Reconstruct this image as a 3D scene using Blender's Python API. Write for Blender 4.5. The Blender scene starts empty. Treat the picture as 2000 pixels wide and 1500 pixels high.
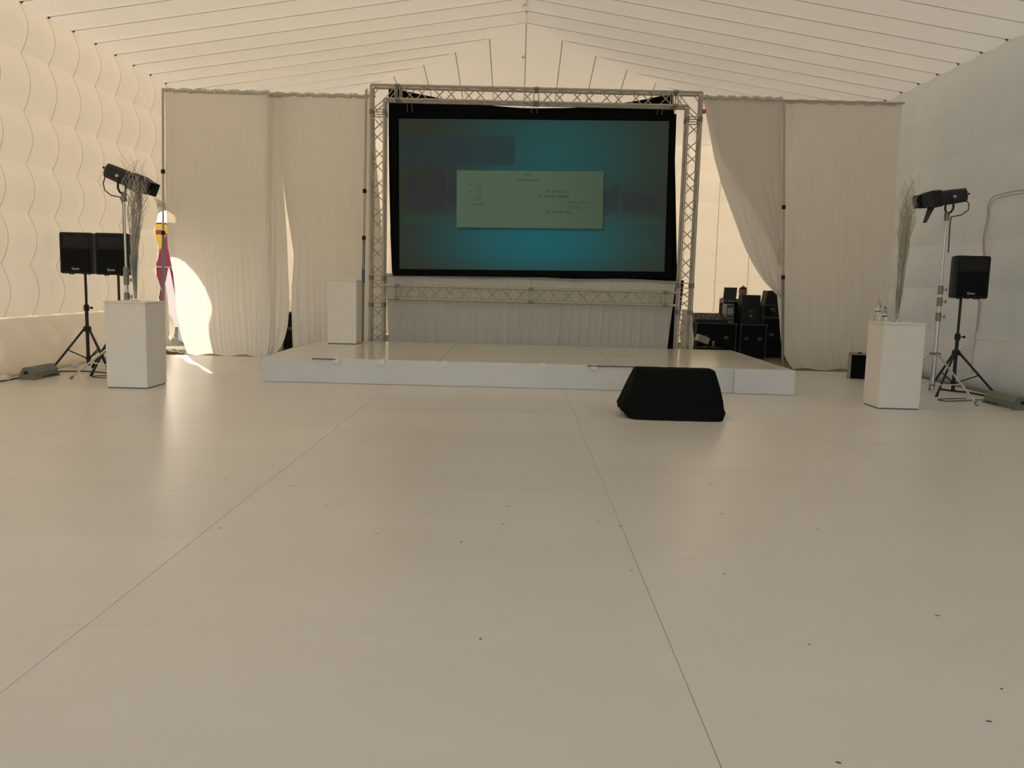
import bpy, math, random
from mathutils import Vector, Matrix, Quaternion
random.seed(7)
S = bpy.context.scene
COL = S.collection
PI = math.pi

# ------------------------------------------------------------------ camera
cam = bpy.data.cameras.new('camera')
cam.sensor_width = 36.0
cam.lens = 36.0 * 1640.0 / 2000.0
cam.clip_start = 0.05
cam.clip_end = 500
camo = bpy.data.objects.new('camera', cam)
COL.objects.link(camo)
r_ = Vector((0.99965078, 0.00908003, 0.02481662))
d_ = Vector((0.02572673, -0.11985637, -0.99245785))
f_ = Vector((-0.00603712, 0.99274972, -0.12004811))
camo.matrix_world = Matrix(((r_.x, -d_.x, -f_.x, 0), (r_.y, -d_.y, -f_.y, 0), (r_.z, -d_.z, -f_.z, 1.5), (0, 0, 0, 1)))
S.camera = camo

# ------------------------------------------------------------------ sky, sun, exposure
EXPO = 0.02
S.view_settings.view_transform = 'Standard'
S.view_settings.look = 'None'
S.view_settings.exposure = EXPO
S.view_settings.gamma = 1.0
S.view_settings.use_curve_mapping = False
SUN_DIR = Vector((0.524 * 0.894, -0.852 * 0.894, -0.447))      # the way the light travels
world = bpy.data.worlds.new('sky')
S.world = world
world.use_nodes = True
wn = world.node_tree
bg = wn.nodes['Background']
skyn = wn.nodes.new('ShaderNodeTexSky')
skyn.sky_type = 'NISHITA'
skyn.sun_disc = False
skyn.sun_elevation = math.radians(26.6)
skyn.sun_rotation = math.atan2(-SUN_DIR.x, -SUN_DIR.y)
skyn.air_density = 1.0
skyn.dust_density = 2.5
wn.links.new(skyn.outputs[0], bg.inputs[0])
bg.inputs[1].default_value = 0.46
sun = bpy.data.lights.new('sun', 'SUN')
sun.energy = 8.0
sun.color = (1.0, 0.925, 0.795)
sun.angle = math.radians(0.6)
suno = bpy.data.objects.new('sun', sun)
COL.objects.link(suno)
suno.rotation_euler = SUN_DIR.to_track_quat('-Z', 'Y').to_euler()
suno.location = (-20, 40, 25)

# ------------------------------------------------------------------ materials
MATS = {}
def nt(name):
    m = bpy.data.materials.new(name)
    m.use_nodes = True
    MATS[name] = m
    return m, m.node_tree.nodes, m.node_tree.links, m.node_tree.nodes['Principled BSDF']

def pmat(name, col, rough=0.5, metal=0.0, var=0.06, scale=12.0, bump=0.0, bscale=60.0, spec=0.5, stretch=(1, 1, 1)):
    m, N, L, b = nt(name)
    geo = N.new('ShaderNodeTexCoord')
    mp = N.new('ShaderNodeMapping'); mp.inputs['Scale'].default_value = stretch
    L.new(geo.outputs['Object'], mp.inputs[0])
    nz = N.new('ShaderNodeTexNoise'); nz.inputs['Scale'].default_value = scale; nz.inputs['Detail'].default_value = 4
    L.new(mp.outputs[0], nz.inputs['Vector'])
    mx = N.new('ShaderNodeMixRGB')
    mx.inputs[1].default_value = tuple(max(0, c * (1 - var)) for c in col) + (1,)
    mx.inputs[2].default_value = tuple(min(1, c * (1 + var)) for c in col) + (1,)
    L.new(nz.outputs['Fac'], mx.inputs[0])
    L.new(mx.outputs[0], b.inputs['Base Color'])
    b.inputs['Roughness'].default_value = rough
    b.inputs['Metallic'].default_value = metal
    b.inputs['Specular IOR Level'].default_value = spec
    if bump:
        n2 = N.new('ShaderNodeTexNoise'); n2.inputs['Scale'].default_value = bscale; n2.inputs['Detail'].default_value = 3
        L.new(mp.outputs[0], n2.inputs['Vector'])
        bp = N.new('ShaderNodeBump'); bp.inputs['Strength'].default_value = bump; bp.inputs['Distance'].default_value = 0.01
        L.new(n2.outputs['Fac'], bp.inputs['Height'])
        L.new(bp.outputs[0], b.inputs['Normal'])
    return m

def cloth(name, col, tcol, trans, clear=0.0, rough=0.6, spec=0.3, bump=0.15, bscale=5.0, stretch=(1, 1, 1), weave=0.0):
    m, N, L, b = nt(name)
    out = N['Material Output']
    tc = N.new('ShaderNodeTexCoord')
    mp = N.new('ShaderNodeMapping'); mp.inputs['Scale'].default_value = stretch
    L.new(tc.outputs['Object'], mp.inputs[0])
    nz = N.new('ShaderNodeTexNoise'); nz.inputs['Scale'].default_value = bscale; nz.inputs['Detail'].default_value = 4
    L.new(mp.outputs[0], nz.inputs['Vector'])
    mx = N.new('ShaderNodeMixRGB')
    mx.inputs[1].default_value = tuple(c * 0.95 for c in col) + (1,)
    mx.inputs[2].default_value = tuple(min(1, c * 1.03) for c in col) + (1,)
    L.new(nz.outputs['Fac'], mx.inputs[0])
    L.new(mx.outputs[0], b.inputs['Base Color'])
    b.inputs['Roughness'].default_value = rough
    b.inputs['Specular IOR Level'].default_value = spec
    bp = N.new('ShaderNodeBump'); bp.inputs['Strength'].default_value = bump; bp.inputs['Distance'].default_value = 0.02
    L.new(nz.outputs['Fac'], bp.inputs['Height'])
    L.new(bp.outputs[0], b.inputs['Normal'])
    tr = N.new('ShaderNodeBsdfTranslucent'); tr.inputs[0].default_value = tcol + (1,)
    ms = N.new('ShaderNodeMixShader'); ms.inputs[0].default_value = trans
    L.new(b.outputs[0], ms.inputs[1]); L.new(tr.outputs[0], ms.inputs[2])
    last = ms
    if clear > 0:
        tp = N.new('ShaderNodeBsdfTransparent'); tp.inputs[0].default_value = (1, 1, 1, 1)
        m2 = N.new('ShaderNodeMixShader'); m2.inputs[0].default_value = clear
        L.new(ms.outputs[0], m2.inputs[1]); L.new(tp.outputs[0], m2.inputs[2])
        last = m2
    L.new(last.outputs[0], out.inputs[0])
    return m

TENT = cloth('tent_fabric', (0.80, 0.77, 0.72), (0.90, 0.82, 0.70), 0.32, rough=0.55, bump=0.12, bscale=3.0)
TENTB = cloth('tent_end_fabric', (0.80, 0.77, 0.72), (0.90, 0.82, 0.71), 0.30, rough=0.55, bump=0.12, bscale=3.0)
BANDSEAM = cloth('band_seam_fabric', (0.74, 0.69, 0.62), (0.84, 0.75, 0.62), 0.30, bump=0.0)
TENTR = cloth('tent_fabric_wrinkled', (0.78, 0.77, 0.74), (0.88, 0.83, 0.76), 0.28, rough=0.55, bump=0.35, bscale=2.0)
TUBE = cloth('tent_pvc_glossy', (0.76, 0.71, 0.62), (0.85, 0.75, 0.62), 0.30, rough=0.28, spec=0.5, bump=0.10, bscale=2.5)
SKIN = cloth('tent_outer_skin', (0.82, 0.80, 0.76), (0.92, 0.87, 0.78), 0.38, rough=0.5, bump=0.05)
SHEER = cloth('white_sheer', (0.78, 0.76, 0.72), (0.86, 0.83, 0.77), 0.45, clear=0.03, rough=0.8, spec=0.1, bump=0.06, bscale=30, stretch=(6, 6, 0.4))
PLEAT = cloth('white_pleat_cloth', (0.78, 0.74, 0.67), (0.8, 0.76, 0.68), 0.12, rough=0.8, spec=0.1, bump=0.06, bscale=30, stretch=(6, 6, 0.4))
SKIRT = cloth('white_skirt_cloth', (0.80, 0.79, 0.77), (0.8, 0.8, 0.78), 0.10, rough=0.8, spec=0.1, bump=0.2, bscale=8)
BLACKCLOTH = pmat('black_cloth', (0.006, 0.008, 0.006), 0.95, var=0.2, scale=20, bump=0.2, bscale=25, spec=0.08)
ALU = pmat('aluminium_tube', (0.48, 0.45, 0.385), 0.45, 0.5, 0.12, 25)
ALUD = pmat('aluminium_worn', (0.26, 0.25, 0.22), 0.5, 0.6, 0.2, 25)
CHROME = pmat('chrome_tube', (0.62, 0.62, 0.60), 0.25, 0.95, 0.08, 20)
BLACK = pmat('black_plastic', (0.012, 0.013, 0.012), 0.55, 0, 0.2, 40, 0.1, 200, spec=0.3)
BLACKM = pmat('black_painted_steel', (0.016, 0.017, 0.018), 0.45, 0, 0.2, 40, spec=0.4)
GRILLE = pmat('black_grille', (0.007, 0.008, 0.007), 0.8, 0, 0.3, 120, 0.3, 300, spec=0.15)
HORN = pmat('dark_horn_panel', (0.011, 0.014, 0.010), 0.7, 0, 0.2, 60, spec=0.2)
WHITEP = pmat('white_paint', (0.85, 0.81, 0.74), 0.5, 0, 0.03, 5, 0.03, 40)
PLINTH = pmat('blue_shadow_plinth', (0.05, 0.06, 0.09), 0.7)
LOGO = pmat('logo_white', (0.75, 0.75, 0.70), 0.4)
BLUETAPE = pmat('blue_tape', (0.05, 0.11, 0.22), 0.6)
PINKTAPE = pmat('pink_tape', (0.75, 0.05, 0.22), 0.6)
WHITETAPE = pmat('white_tape', (0.82, 0.80, 0.74), 0.45)
GREYLAMP = pmat('grey_green_housing', (0.20, 0.20, 0.16), 0.5, 0.2, 0.1, 20)
GREYLENS = pmat('grey_lens', (0.28, 0.27, 0.22), 0.25, 0, 0.1, 20)
TWIG = pmat('silver_twig', (0.50, 0.46, 0.38), 0.6, 0, 0.35, 30)
CASE = pmat('black_laminate', (0.008, 0.008, 0.008), 0.75, 0, 0.2, 15, spec=0.15)
CASEEDGE = pmat('case_edging', (0.10, 0.10, 0.08), 0.5, 0.7, 0.2, 20)
LAPTOP = pmat('grey_laptop', (0.10, 0.115, 0.11), 0.4, 0.3, 0.05)
LED = pmat('red_indicator', (0.8, 0.12, 0.12), 0.3)
KNOB = pmat('silver_knob', (0.5, 0.5, 0.47), 0.3, 0.6)
CREAMBOX = pmat('cream_box', (0.42, 0.40, 0.33), 0.6)
SKINM = pmat('skin', (0.28, 0.15, 0.10), 0.55)
HAIR = pmat('dark_hair', (0.012, 0.010, 0.009), 0.7, 0, 0.3, 60)
SHIRT = pmat('dark_shirt', (0.015, 0.015, 0.018), 0.9)
EYE = pmat('eye_white', (0.6, 0.58, 0.55), 0.3)
CRIMSON = pmat('crimson_fabric', (0.28, 0.02, 0.055), 0.6)
YELLOW = pmat('yellow_fabric', (0.75, 0.42, 0.02), 0.6)
ORANGE = pmat('orange_cap', (0.80, 0.38, 0.03), 0.4)
NAVY = pmat('navy_print_and_slit_shade', (0.02, 0.03, 0.07), 0.5)
NOTCHSHADE = pmat('notch_shade', (0.10, 0.08, 0.06), 0.9)
SEAML = pmat('seam_cord', (0.42, 0.38, 0.32), 0.8)
SEAMP = pmat('pale_seam_cord', (0.60, 0.54, 0.46), 0.8)
SEAMB = pmat('zip_cord', (0.56, 0.49, 0.43), 0.7)
GRASS = pmat('grass_blades', (0.16, 0.13, 0.035), 0.8, 0, 0.5, 3)
CABLE = pmat('black_cable', (0.01, 0.01, 0.01), 0.5)
SUBFLOOR = pmat('dark_subfloor', (0.16, 0.14, 0.115), 0.9)
STEM = pmat('white_sleeve', (0.7, 0.64, 0.56), 0.6)
PAPER = pmat('white_label', (0.75, 0.74, 0.70), 0.6)

def mat_ground():
    m, N, L, b = nt('dry_grass_ground')
    g = N.new('ShaderNodeNewGeometry')
    a = N.new('ShaderNodeTexNoise'); a.inputs['Scale'].default_value = 14; a.inputs['Detail'].default_value = 8
    L.new(g.outputs['Position'], a.inputs['Vector'])
    cr = N.new('ShaderNodeValToRGB')
    cr.color_ramp.elements[0].position = 0.3; cr.color_ramp.elements[0].color = (0.07, 0.055, 0.02, 1)
    cr.color_ramp.elements[1].position = 0.7; cr.color_ramp.elements[1].color = (0.26, 0.21, 0.08, 1)
    L.new(a.outputs['Fac'], cr.inputs[0]); L.new(cr.outputs[0], b.inputs['Base Color'])
    b.inputs['Roughness'].default_value = 0.95
    return m
GROUND = mat_ground()

def mat_floor(name, rough, base):
    m, N, L, b = nt(name)
    g = N.new('ShaderNodeNewGeometry')
    oi = N.new('ShaderNodeObjectInfo')
    mp = N.new('ShaderNodeMapping'); mp.inputs['Scale'].default_value = (0.5, 1.4, 1)
    L.new(g.outputs['Position'], mp.inputs[0])
    a = N.new('ShaderNodeTexNoise'); a.inputs['Scale'].default_value = 1.3; a.inputs['Detail'].default_value = 6; a.inputs['Roughness'].default_value = 0.6
    L.new(mp.outputs[0], a.inputs['Vector'])
    mp2 = N.new('ShaderNodeMapping'); mp2.inputs['Scale'].default_value = (0.7, 9, 1)
    L.new(g.outputs['Position'], mp2.inputs[0])
    gr = N.new('ShaderNodeTexNoise'); gr.inputs['Scale'].default_value = 1.2; gr.inputs['Detail'].default_value = 1.5
    L.new(mp2.outputs[0], gr.inputs['Vector'])
    mx = N.new('ShaderNodeMixRGB')
    mx.inputs[1].default_value = tuple(c * k for c, k in zip(base, (0.93, 0.91, 0.86))) + (1,)
    mx.inputs[2].default_value = tuple(c * 1.03 for c in base) + (1,)
    L.new(a.outputs['Fac'], mx.inputs[0])
    hs = N.new('ShaderNodeHueSaturation')
    mr = N.new('ShaderNodeMapRange'); mr.inputs['To Min'].default_value = 0.965; mr.inputs['To Max'].default_value = 1.02
    L.new(oi.outputs['Random'], mr.inputs['Value'])
    L.new(mr.outputs[0], hs.inputs['Value'])
    L.new(mx.outputs[0], hs.inputs['Color'])
    L.new(hs.outputs[0], b.inputs['Base Color'])
    m2 = N.new('ShaderNodeMapRange'); m2.inputs['To Min'].default_value = rough - 0.03; m2.inputs['To Max'].default_value = rough + 0.03
    L.new(a.outputs['Fac'], m2.inputs['Value'])
    L.new(m2.outputs[0], b.inputs['Roughness'])
    b.inputs['Specular IOR Level'].default_value = 0.5
    bp = N.new('ShaderNodeBump'); bp.inputs['Strength'].default_value = 0.10; bp.inputs['Distance'].default_value = 0.003
    L.new(gr.outputs['Fac'], bp.inputs['Height']); L.new(bp.outputs[0], b.inputs['Normal'])
    return m
FLOORM = mat_floor('white_painted_plywood', 0.31, (0.755, 0.725, 0.67))
DECKM = mat_floor('glossy_stage_deck', 0.18, (0.70, 0.66, 0.58))

def mat_glass(name, col=(1, 1, 1), rough=0.02):
    m, N, L, b = nt(name)
    b.inputs['Base Color'].default_value = col + (1,)
    b.inputs['Roughness'].default_value = rough
    b.inputs['Transmission Weight'].default_value = 1.0
    b.inputs['IOR'].default_value = 1.3
    return m
GLASS = mat_glass('clear_glass', (0.93, 0.95, 0.95))
PETG = mat_glass('clear_plastic_bottle', (0.95, 0.96, 0.97), 0.05)

# ------------------------------------------------------------------ mesh helpers
class MB:
    def __init__(s): s.v = []; s.f = []
    def add(s, vs, fs):
        o = len(s.v); s.v += [tuple(v) for v in vs]; s.f += [tuple(i + o for i in f) for f in fs]; return s
    def box(s, x0, x1, y0, y1, z0, z1):
        return s.add([(x0, y0, z0), (x1, y0, z0), (x1, y1, z0), (x0, y1, z0), (x0, y0, z1), (x1, y0, z1), (x1, y1, z1), (x0, y1, z1)],
                     [(0, 3, 2, 1), (4, 5, 6, 7), (0, 1, 5, 4), (1, 2, 6, 5), (2, 3, 7, 6), (3, 0, 4, 7)])
    def bbox(s, x0, x1, y0, y1, z0, z1, c=0.01):
        """box with chamfered edges"""
        pts = []
        for z, k in ((z0, 1), (z0 + c, 0), (z1 - c, 0), (z1, 1)):
            i = c if k else 0
            pts.append([(x0 + i + c, y0 + i, z), (x1 - i - c, y0 + i, z), (x1 - i, y0 + i + c, z), (x1 - i, y1 - i - c, z),
                        (x1 - i - c, y1 - i, z), (x0 + i + c, y1 - i, z), (x0 + i, y1 - i - c, z), (x0 + i, y0 + i + c, z)])
        return s.loft(pts)
    def loft(s, rings, caps=True, closed=True):
        n = len(rings[0]); vs = [p for r in rings for p in r]; fs = []
        for j in range(len(rings) - 1):
            for i in range(n if closed else n - 1):
                a = j * n + i; b = j * n + (i + 1) % n
                fs.append((a, b, b + n, a + n))
        if caps:
            fs.append(tuple(range(n - 1, -1, -1))); fs.append(tuple(range((len(rings) - 1) * n, len(rings) * n)))
        return s.add(vs, fs)
    def tube(s, pts, r, n=8, caps=True):
        pts = [Vector(p) for p in pts]
        rs = r if isinstance(r, (list, tuple)) else [r] * len(pts)
        rings = []; prev = None
        for i, p in enumerate(pts):
            t = (pts[min(i + 1, len(pts) - 1)] - pts[max(i - 1, 0)])
            if t.length < 1e-9: t = Vector((0, 0, 1))
            t.normalize()
            if prev is None:
                u = t.cross(Vector((0, 0, 1)))
                if u.length < 0.05: u = t.cross(Vector((1, 0, 0)))
            else:
                u = prev - t * prev.dot(t)
            u.normalize(); prev = u; w = t.cross(u)
            rings.append([p + (u * math.cos(2 * PI * k / n) + w * math.sin(2 * PI * k / n)) * rs[i] for k in range(n)])
        return s.loft(rings, caps)
    def lathe(s, prof, c=(0, 0, 0), n=20, caps=True):
        rings = [[(c[0] + r * math.cos(2 * PI * k / n), c[1] + r * math.sin(2 * PI * k / n), c[2] + z) for k in range(n)] for r, z in prof]
        return s.loft(rings, caps)
    def grid(s, fn, nu, nv):
        vs = [fn(i / nu, j / nv) for j in range(nv + 1) for i in range(nu + 1)]
        fs = [(j * (nu + 1) + i, j * (nu + 1) + i + 1, (j + 1) * (nu + 1) + i + 1, (j + 1) * (nu + 1) + i) for j in range(nv) for i in range(nu)]
        return s.add(vs, fs)
    def xform(s, M):
        s.v = [tuple(M @ Vector(v)) for v in s.v]; return s
    def mesh(s, name, mat, smooth=True, angle=40):
        me = bpy.data.meshes.new(name)
        me.from_pydata(s.v, [], s.f); me.update()
        me.materials.append(mat)
        if smooth:
            me.polygons.foreach_set('use_smooth', [True] * len(me.polygons))
            if angle: me.set_sharp_from_angle(angle=math.radians(angle))
        return me
    def build(s, name, mat, parent=None, smooth=True, angle=40, loc=None):
        return link(name, s.mesh(name, mat, smooth, angle), parent, loc)

def link(name, me, parent=None, loc=None, mw=None):
    o = bpy.data.objects.new(name, me); COL.objects.link(o)
    if parent is not None: o.parent = parent
    if mw is not None: o.matrix_local = mw
    elif loc is not None: o.location = loc
    return o

def tag(o, label, cat, group=None):
    o['label'] = label; o['category'] = cat
    if group: o['group'] = group
    return o
def thing(name, label, cat, loc=(0, 0, 0), rz=0.0, group=None):
    o = bpy.data.objects.new(name, None); COL.objects.link(o)
    o.location = loc; o.rotation_euler = (0, 0, rz); o.empty_display_size = 0.2
    return tag(o, label, cat, group)
def struct(o, label=None, cat=None):
    o['kind'] = 'structure'
    if label: tag(o, label, cat)
    return o

def text_mesh(txt, size, name, mat, extrude=0.001, xs=1.0):
    cu = bpy.data.curves.new(name, 'FONT'); cu.body = txt; cu.size = size; cu.extrude = extrude; cu.align_x = 'CENTER'; cu.align_y = 'CENTER'
    o = bpy.data.objects.new(name, cu); COL.objects.link(o)
    dg = bpy.context.evaluated_depsgraph_get()
    me = bpy.data.meshes.new_from_object(o.evaluated_get(dg)); me.name = name
    bpy.data.objects.remove(o); bpy.data.curves.remove(cu)
    me.materials.clear(); me.materials.append(mat)
    return me

def interp(tab, z):
    """piecewise-smooth lookup in a list of (z, x) with z falling"""
    if z >= tab[0][0]: return tab[0][1]
    for (z0, x0), (z1, x1) in zip(tab, tab[1:]):
        if z >= z1:
            t = (z0 - z) / (z0 - z1); return x0 + (x1 - x0) * t
    return tab[-1][1]

# ================================================================== THE TENT
WX = 7.4            # inner wall plane
PITCH = 0.718
YB = 23.51          # back wall
YF = -5.0
EZ, RZ = 5.38, 6.52
YH = 17.08           # the ridge ends here; a hip slopes on to the back wall
HS = 6.43 / 7.4
ROWS = [0.817, 1.581, 2.342, 3.06, 3.82, 4.66, EZ]
def bul(u): return abs(math.sin(PI * u))

ground = struct(MB().add([(-90, -90, -0.05), (90, -90, -0.05), (90, 110, -0.05), (-90, 110, -0.05)], [(0, 1, 2, 3)]).build('ground', GROUND),
                'dry trodden grass under and around the tent', 'ground')

# floor: subfloor with painted sheets laid on it
floor = struct(MB().box(-7.15, 7.15, -3.5, 15.62, -0.045, -0.016).build('floor', SUBFLOOR, smooth=False), 'white painted plywood dance floor of large sheets', 'floor')
GAP = 0.0011
def sheet_mesh(w, d, mat, t=0.016, gap=GAP, nm='floor_sheet'):
    return MB().bbox(-w / 2 + gap, w / 2 - gap, -d / 2 + gap, d / 2 - gap, -t, 0, 0.0012).mesh(nm, mat, smooth=False)
XS = [-7.13, -4.29, -1.815, 0.675, 3.16, 5.65, 7.13]
Y0A = 3.43 - 1.235 * 5
msh = {}
for i in range(6):
    off = 0.0 if i < 3 else -0.03
    w = XS[i + 1] - XS[i]
    ys = [-3.45] + [Y0A + off + 1.235 * k - (0.17 if (i == 3 and k > 7) else 0) for k in range(0, 15)] + [15.6]
    for a, b in zip(ys, ys[1:]):
        if b - a < 0.1: continue
        key = (round(w, 3), round(b - a, 3))
        if key not in msh: msh[key] = sheet_mesh(w, b - a, FLOORM)
        link('floor_sheet', msh[key], floor, (((XS[i] + XS[i + 1]) / 2), (a + b) / 2, 0))
mb = MB(); rr = random.Random(3)
for k in range(60):
    x, y = rr.uniform(-3, 4), rr.uniform(2.4, 9); l, w, a = rr.uniform(0.004, 0.011), rr.uniform(0.002, 0.004), rr.uniform(-0.6, 0.6)
    p = [(-l, -w), (l, -w), (l, w), (-l, w)]
    mb.add([(x + q[0] * math.cos(a) - q[1] * math.sin(a), y + q[0] * math.sin(a) + q[1] * math.cos(a), z) for z in (0.0004, 0.0016) for q in p],
           [(4, 5, 6, 7), (0, 1, 5, 4), (1, 2, 6, 5), (2, 3, 7, 6), (3, 0, 4, 7)])
o = mb.build('scuff_flakes', NAVY, floor, smooth=False); o['kind'] = 'stuff'

# --- side walls: quilted inflated cells
def cell_mesh(h, av, au, mat, sgn, nm, wr=0.0, seed=0):
    rg = random.Random(seed); ph = [rg.uniform(0, 6) for _ in range(4)]
    def fn(u, v):
        b = av * bul(v) * (1 - 0.10 * (2 * u - 1) ** 2) + au * bul(u)
        if wr: b += wr * math.sin(5 * u + ph[0]) * math.sin(6 * v + ph[1]) * bul(u) * bul(v)
        return (sgn * b, u * PITCH, v * h)
    return MB().grid(fn, 8, 10).mesh(nm, mat, smooth=True, angle=0)
TUBE_C, TUBE_RX, TUBE_RZ = 7.42, 0.45, 0.415
def tube_mesh(sgn, mat, nm, L=PITCH, dep=0.018):
    rx = TUBE_RX if sgn < 0 else 0.28
    def fn(u, v):
        a = PI * 0.52 - v * PI * 1.02          # from crease at the top round to the ground
        k = 1 - dep / 0.42 * (1 - bul(u)) 
        return (sgn * (-rx * math.cos(a) * k) , u * L, 0.405 + TUBE_RZ * math.sin(a) * k)
    return MB().grid(fn, 8, 14).mesh(nm, mat, smooth=True, angle=0)

def side_wall(side, s, av, au, mat, wr):
    # s = -1 left, +1 right; cells bulge inwards
    ks = range(0, 40)
    far = MB()
    def far_fn(u, v, y0, z0, h):
        return (s * WX - s * (av * bul(v) + au * bul(u)), y0 + u * PITCH, z0 + v * h)
    wall = None
    rest = []
    for k in ks:
        y0 = YB - PITCH * (k + 1)
        if y0 < 11.3: rest.append(y0)
    for y0 in rest:
        if y0 < YF: continue
        for a, b in zip(ROWS, ROWS[1:]):
            far.grid(lambda u, v: far_fn(u, v, y0, a, b - a), 4, 5)
        far.grid(lambda u, v: (s * TUBE_C - s * TUBE_RX * math.cos(PI * .52 - v * PI * 1.02), y0 + u * PITCH, 0.405 + TUBE_RZ * math.sin(PI * .52 - v * PI * 1.02)), 1, 10)
    wall = struct(far.build('wall_' + side, mat, angle=0), *(('inflated white tent wall of quilted cells on the sunny side', 'wall') if s < 0 else ('inflated white tent wall on the shaded bluish side', 'wall')))
    cells = [[cell_mesh(b - a, av, au, mat, -s, 'wall_cell', wr, 10 * j + q) for q in range(3 if wr else 1)] for j, (a, b) in enumerate(zip(ROWS, ROWS[1:]))]
    tm = tube_mesh(s, TUBE if s < 0 else TENTR, 'base_tube_cell')
    for k in ks:
        y0 = YB - PITCH * (k + 1)
        if y0 < 11.3: continue
        door = s < 0 and k in (7, 8)            # the doorway takes two columns
        for j, a in enumerate(ROWS[:-1]):
            if door and a < 3.0: continue
            link('wall_cell', cells[j][(k * 5 + j * 3) % len(cells[j])], wall, (s * WX, y0, a))
        if not door: link('base_tube_cell', tm, wall, (s * TUBE_C, y0, 0))
    if s < 0:
        cm = [MB().tube([(av * bul(t / 10) * .90 + .002, 0, (b - a) * t / 10) for t in range(11)], 0.0042, 5).mesh('seam_cord', SEAMP) for a, b in zip(ROWS, ROWS[1:])]
        for k in range(17):
            y0 = YB - PITCH * (k + 1)
            if y0 < 11.3: break
            for j, a in enumerate(ROWS[:-1]):
                if k in (7, 8) and a < 3.0: continue
                link('seam_cord', cm[j], wall, (-WX, y0, a))
    return wall
wall_left = side_wall('left', -1, 0.135, 0.065, TENT, 0.0)
wall_right = side_wall('right', 1, 0.055, 0.018, TENTR, 0.03)
DY0, DY1 = YB - PITCH * 9, YB - PITCH * 7       # doorway 17.05 .. 18.48

# outer skins (the tent is double-walled)
OX = 7.86
mb = MB()
DYO = DY1 + 0.85; DZO = 3.35          # jambs shaped to splay outwards so the sun gets through
mb.add([(-OX, YF, 0), (-OX, DY0, 0), (-OX, DY0, DZO), (-OX, YF, 5.6), (-OX, YB + .4, 0), (-OX, DYO, 0), (-OX, DYO, DZO), (-OX, YB + .4, 5.6), (-OX, DY0, 5.6), (-OX, DYO, 5.6)],
       [(0, 1, 2, 8, 3), (4, 7, 9, 6, 5), (2, 6, 9, 8)])
mb.build('outer_skin', SKIN, wall_left, smooth=False)
MB().add([(OX, YF, 0), (OX, YB + .4, 0), (OX, YB + .4, 5.6), (OX, YF, 5.6)], [(0, 1, 2, 3)]).build('outer_skin', SKIN, wall_right, smooth=False)

for y_, x_ in ((11.32, -6.99), (13.2, -7.03), (14.05, -7.03)):
    MB().bbox(x_ - .05, x_ + .05, y_ - .05, y_ + .05, .0, .07, .012).build('anchor_tab', WHITETAPE, wall_left, smooth=False)
# --- ceiling bands
SL = (RZ - EZ) / WX
def band_mesh(s, y0, a0, a1, nm='ceiling_band'):
    def fn(u, v):
        y = y0 + u * PITCH
        xh = max(0.0, (y - YH) / HS)
        x = WX - (WX - xh) * v
        amp = (a0 + (a1 - a0) * min(1, v * 3)) * (1.0 if y0 + PITCH < YH else 1 - v ** 8)
        return (s * x, u * PITCH, EZ + SL * (WX - x) - amp * bul(u))
    return MB().grid(fn, 10, 16).mesh(nm, TENT, smooth=True, angle=0)
fb = MB()
k0 = int((YB - 9.3) / PITCH)
for k in range(k0, 40):
    y0 = YB - PITCH * (k + 1)
    if y0 < YF: break
    for s in (-1, 1):
        fb.grid(lambda u, v: (s * WX * (1 - v), y0 + u * PITCH, EZ + (RZ - EZ) * v - 0.075 * bul(u)), 5, 1)
ceiling = struct(fb.build('ceiling', TENT, angle=0), 'inflated white tent roof of wide pillowed bands meeting at a ridge', 'ceiling')
notch = MB().add([(0, -0.05, 0), (0, 0.05, 0.0), (0.11, 0, 0.035), (0.02, 0, -0.06)], [(0, 1, 2), (1, 0, 3), (0, 2, 3), (2, 1, 3)]).mesh('notch_shade_wedge', NOTCHSHADE, smooth=False)  # dark wedge painted as the shade inside each open eave gap
plain = {s: band_mesh(s, 10.0, 0.06, 0.075) for s in (-1, 1)}
for k in range(k0):
    y0 = YB - PITCH * (k + 1)
    for s in (-1, 1):
        link('ceiling_band', plain[s] if y0 + PITCH < YH else band_mesh(s, y0, 0.06, 0.075), ceiling, (0, y0, 0))
        n = link('notch_shade_wedge', notch, ceiling, (s * (WX - 0.03), y0, EZ - 0.005))
        if s > 0: n.rotation_euler = (0, 0, PI)
        n.scale = (0.5, 0.5, 0.5)
for k in range(k0):
    y0 = YB - PITCH * (k + 1)
    xh = max(0.0, (y0 - YH) / HS)
    for s in (-1, 1):
        MB().tube([(s * WX, y0, EZ - .006), (s * xh, y0, EZ + SL * (WX - xh) - .006)], .0055, 5).build('band_seam', BANDSEAM, ceiling)
HW = 0.74
def hipz(y): return RZ - (RZ - EZ) * (y - YH) / (YB - YH)
for i in range(-10, 10):
    def hp(u, v):
        x = (i + u) * HW; ya = YH + HS * abs(x); y = ya + (YB - ya) * v
        return (x, y, hipz(y) - 0.09 * bul(u) * (1 - (1 - v) ** 8))
    MB().grid(hp, 8, 10).build('hip_panel', TENT, ceiling, angle=0)
    if -5 <= i <= 5:
        x = i * HW; ya = YH + HS * abs(x) + .03
        MB().tube([(x, ya, hipz(ya) - .012), (x, YB, EZ - .012)], 0.008, 6).build('seam_cord', SEAML, ceiling)
MB().tube([(0.0, y, RZ - 0.012 + 0.004 * math.sin(y * 4)) for y in [9 + .2 * i for i in range(41)]], 0.013, 6).build('ridge_cord', SEAML, ceiling)
for x, y, z in ((0, 15.8, RZ), (0, 18.4, 6.28)):
    MB().tube([(-0.01, y, z - 0.02), (-0.035, y, z - 0.055), (-0.075, y + .01, z - 0.07)], [0.013, 0.026, 0.018], 8).build('fabric_tie', WHITETAPE, ceiling)
mb = MB(); OR_ = RZ + .42
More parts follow.
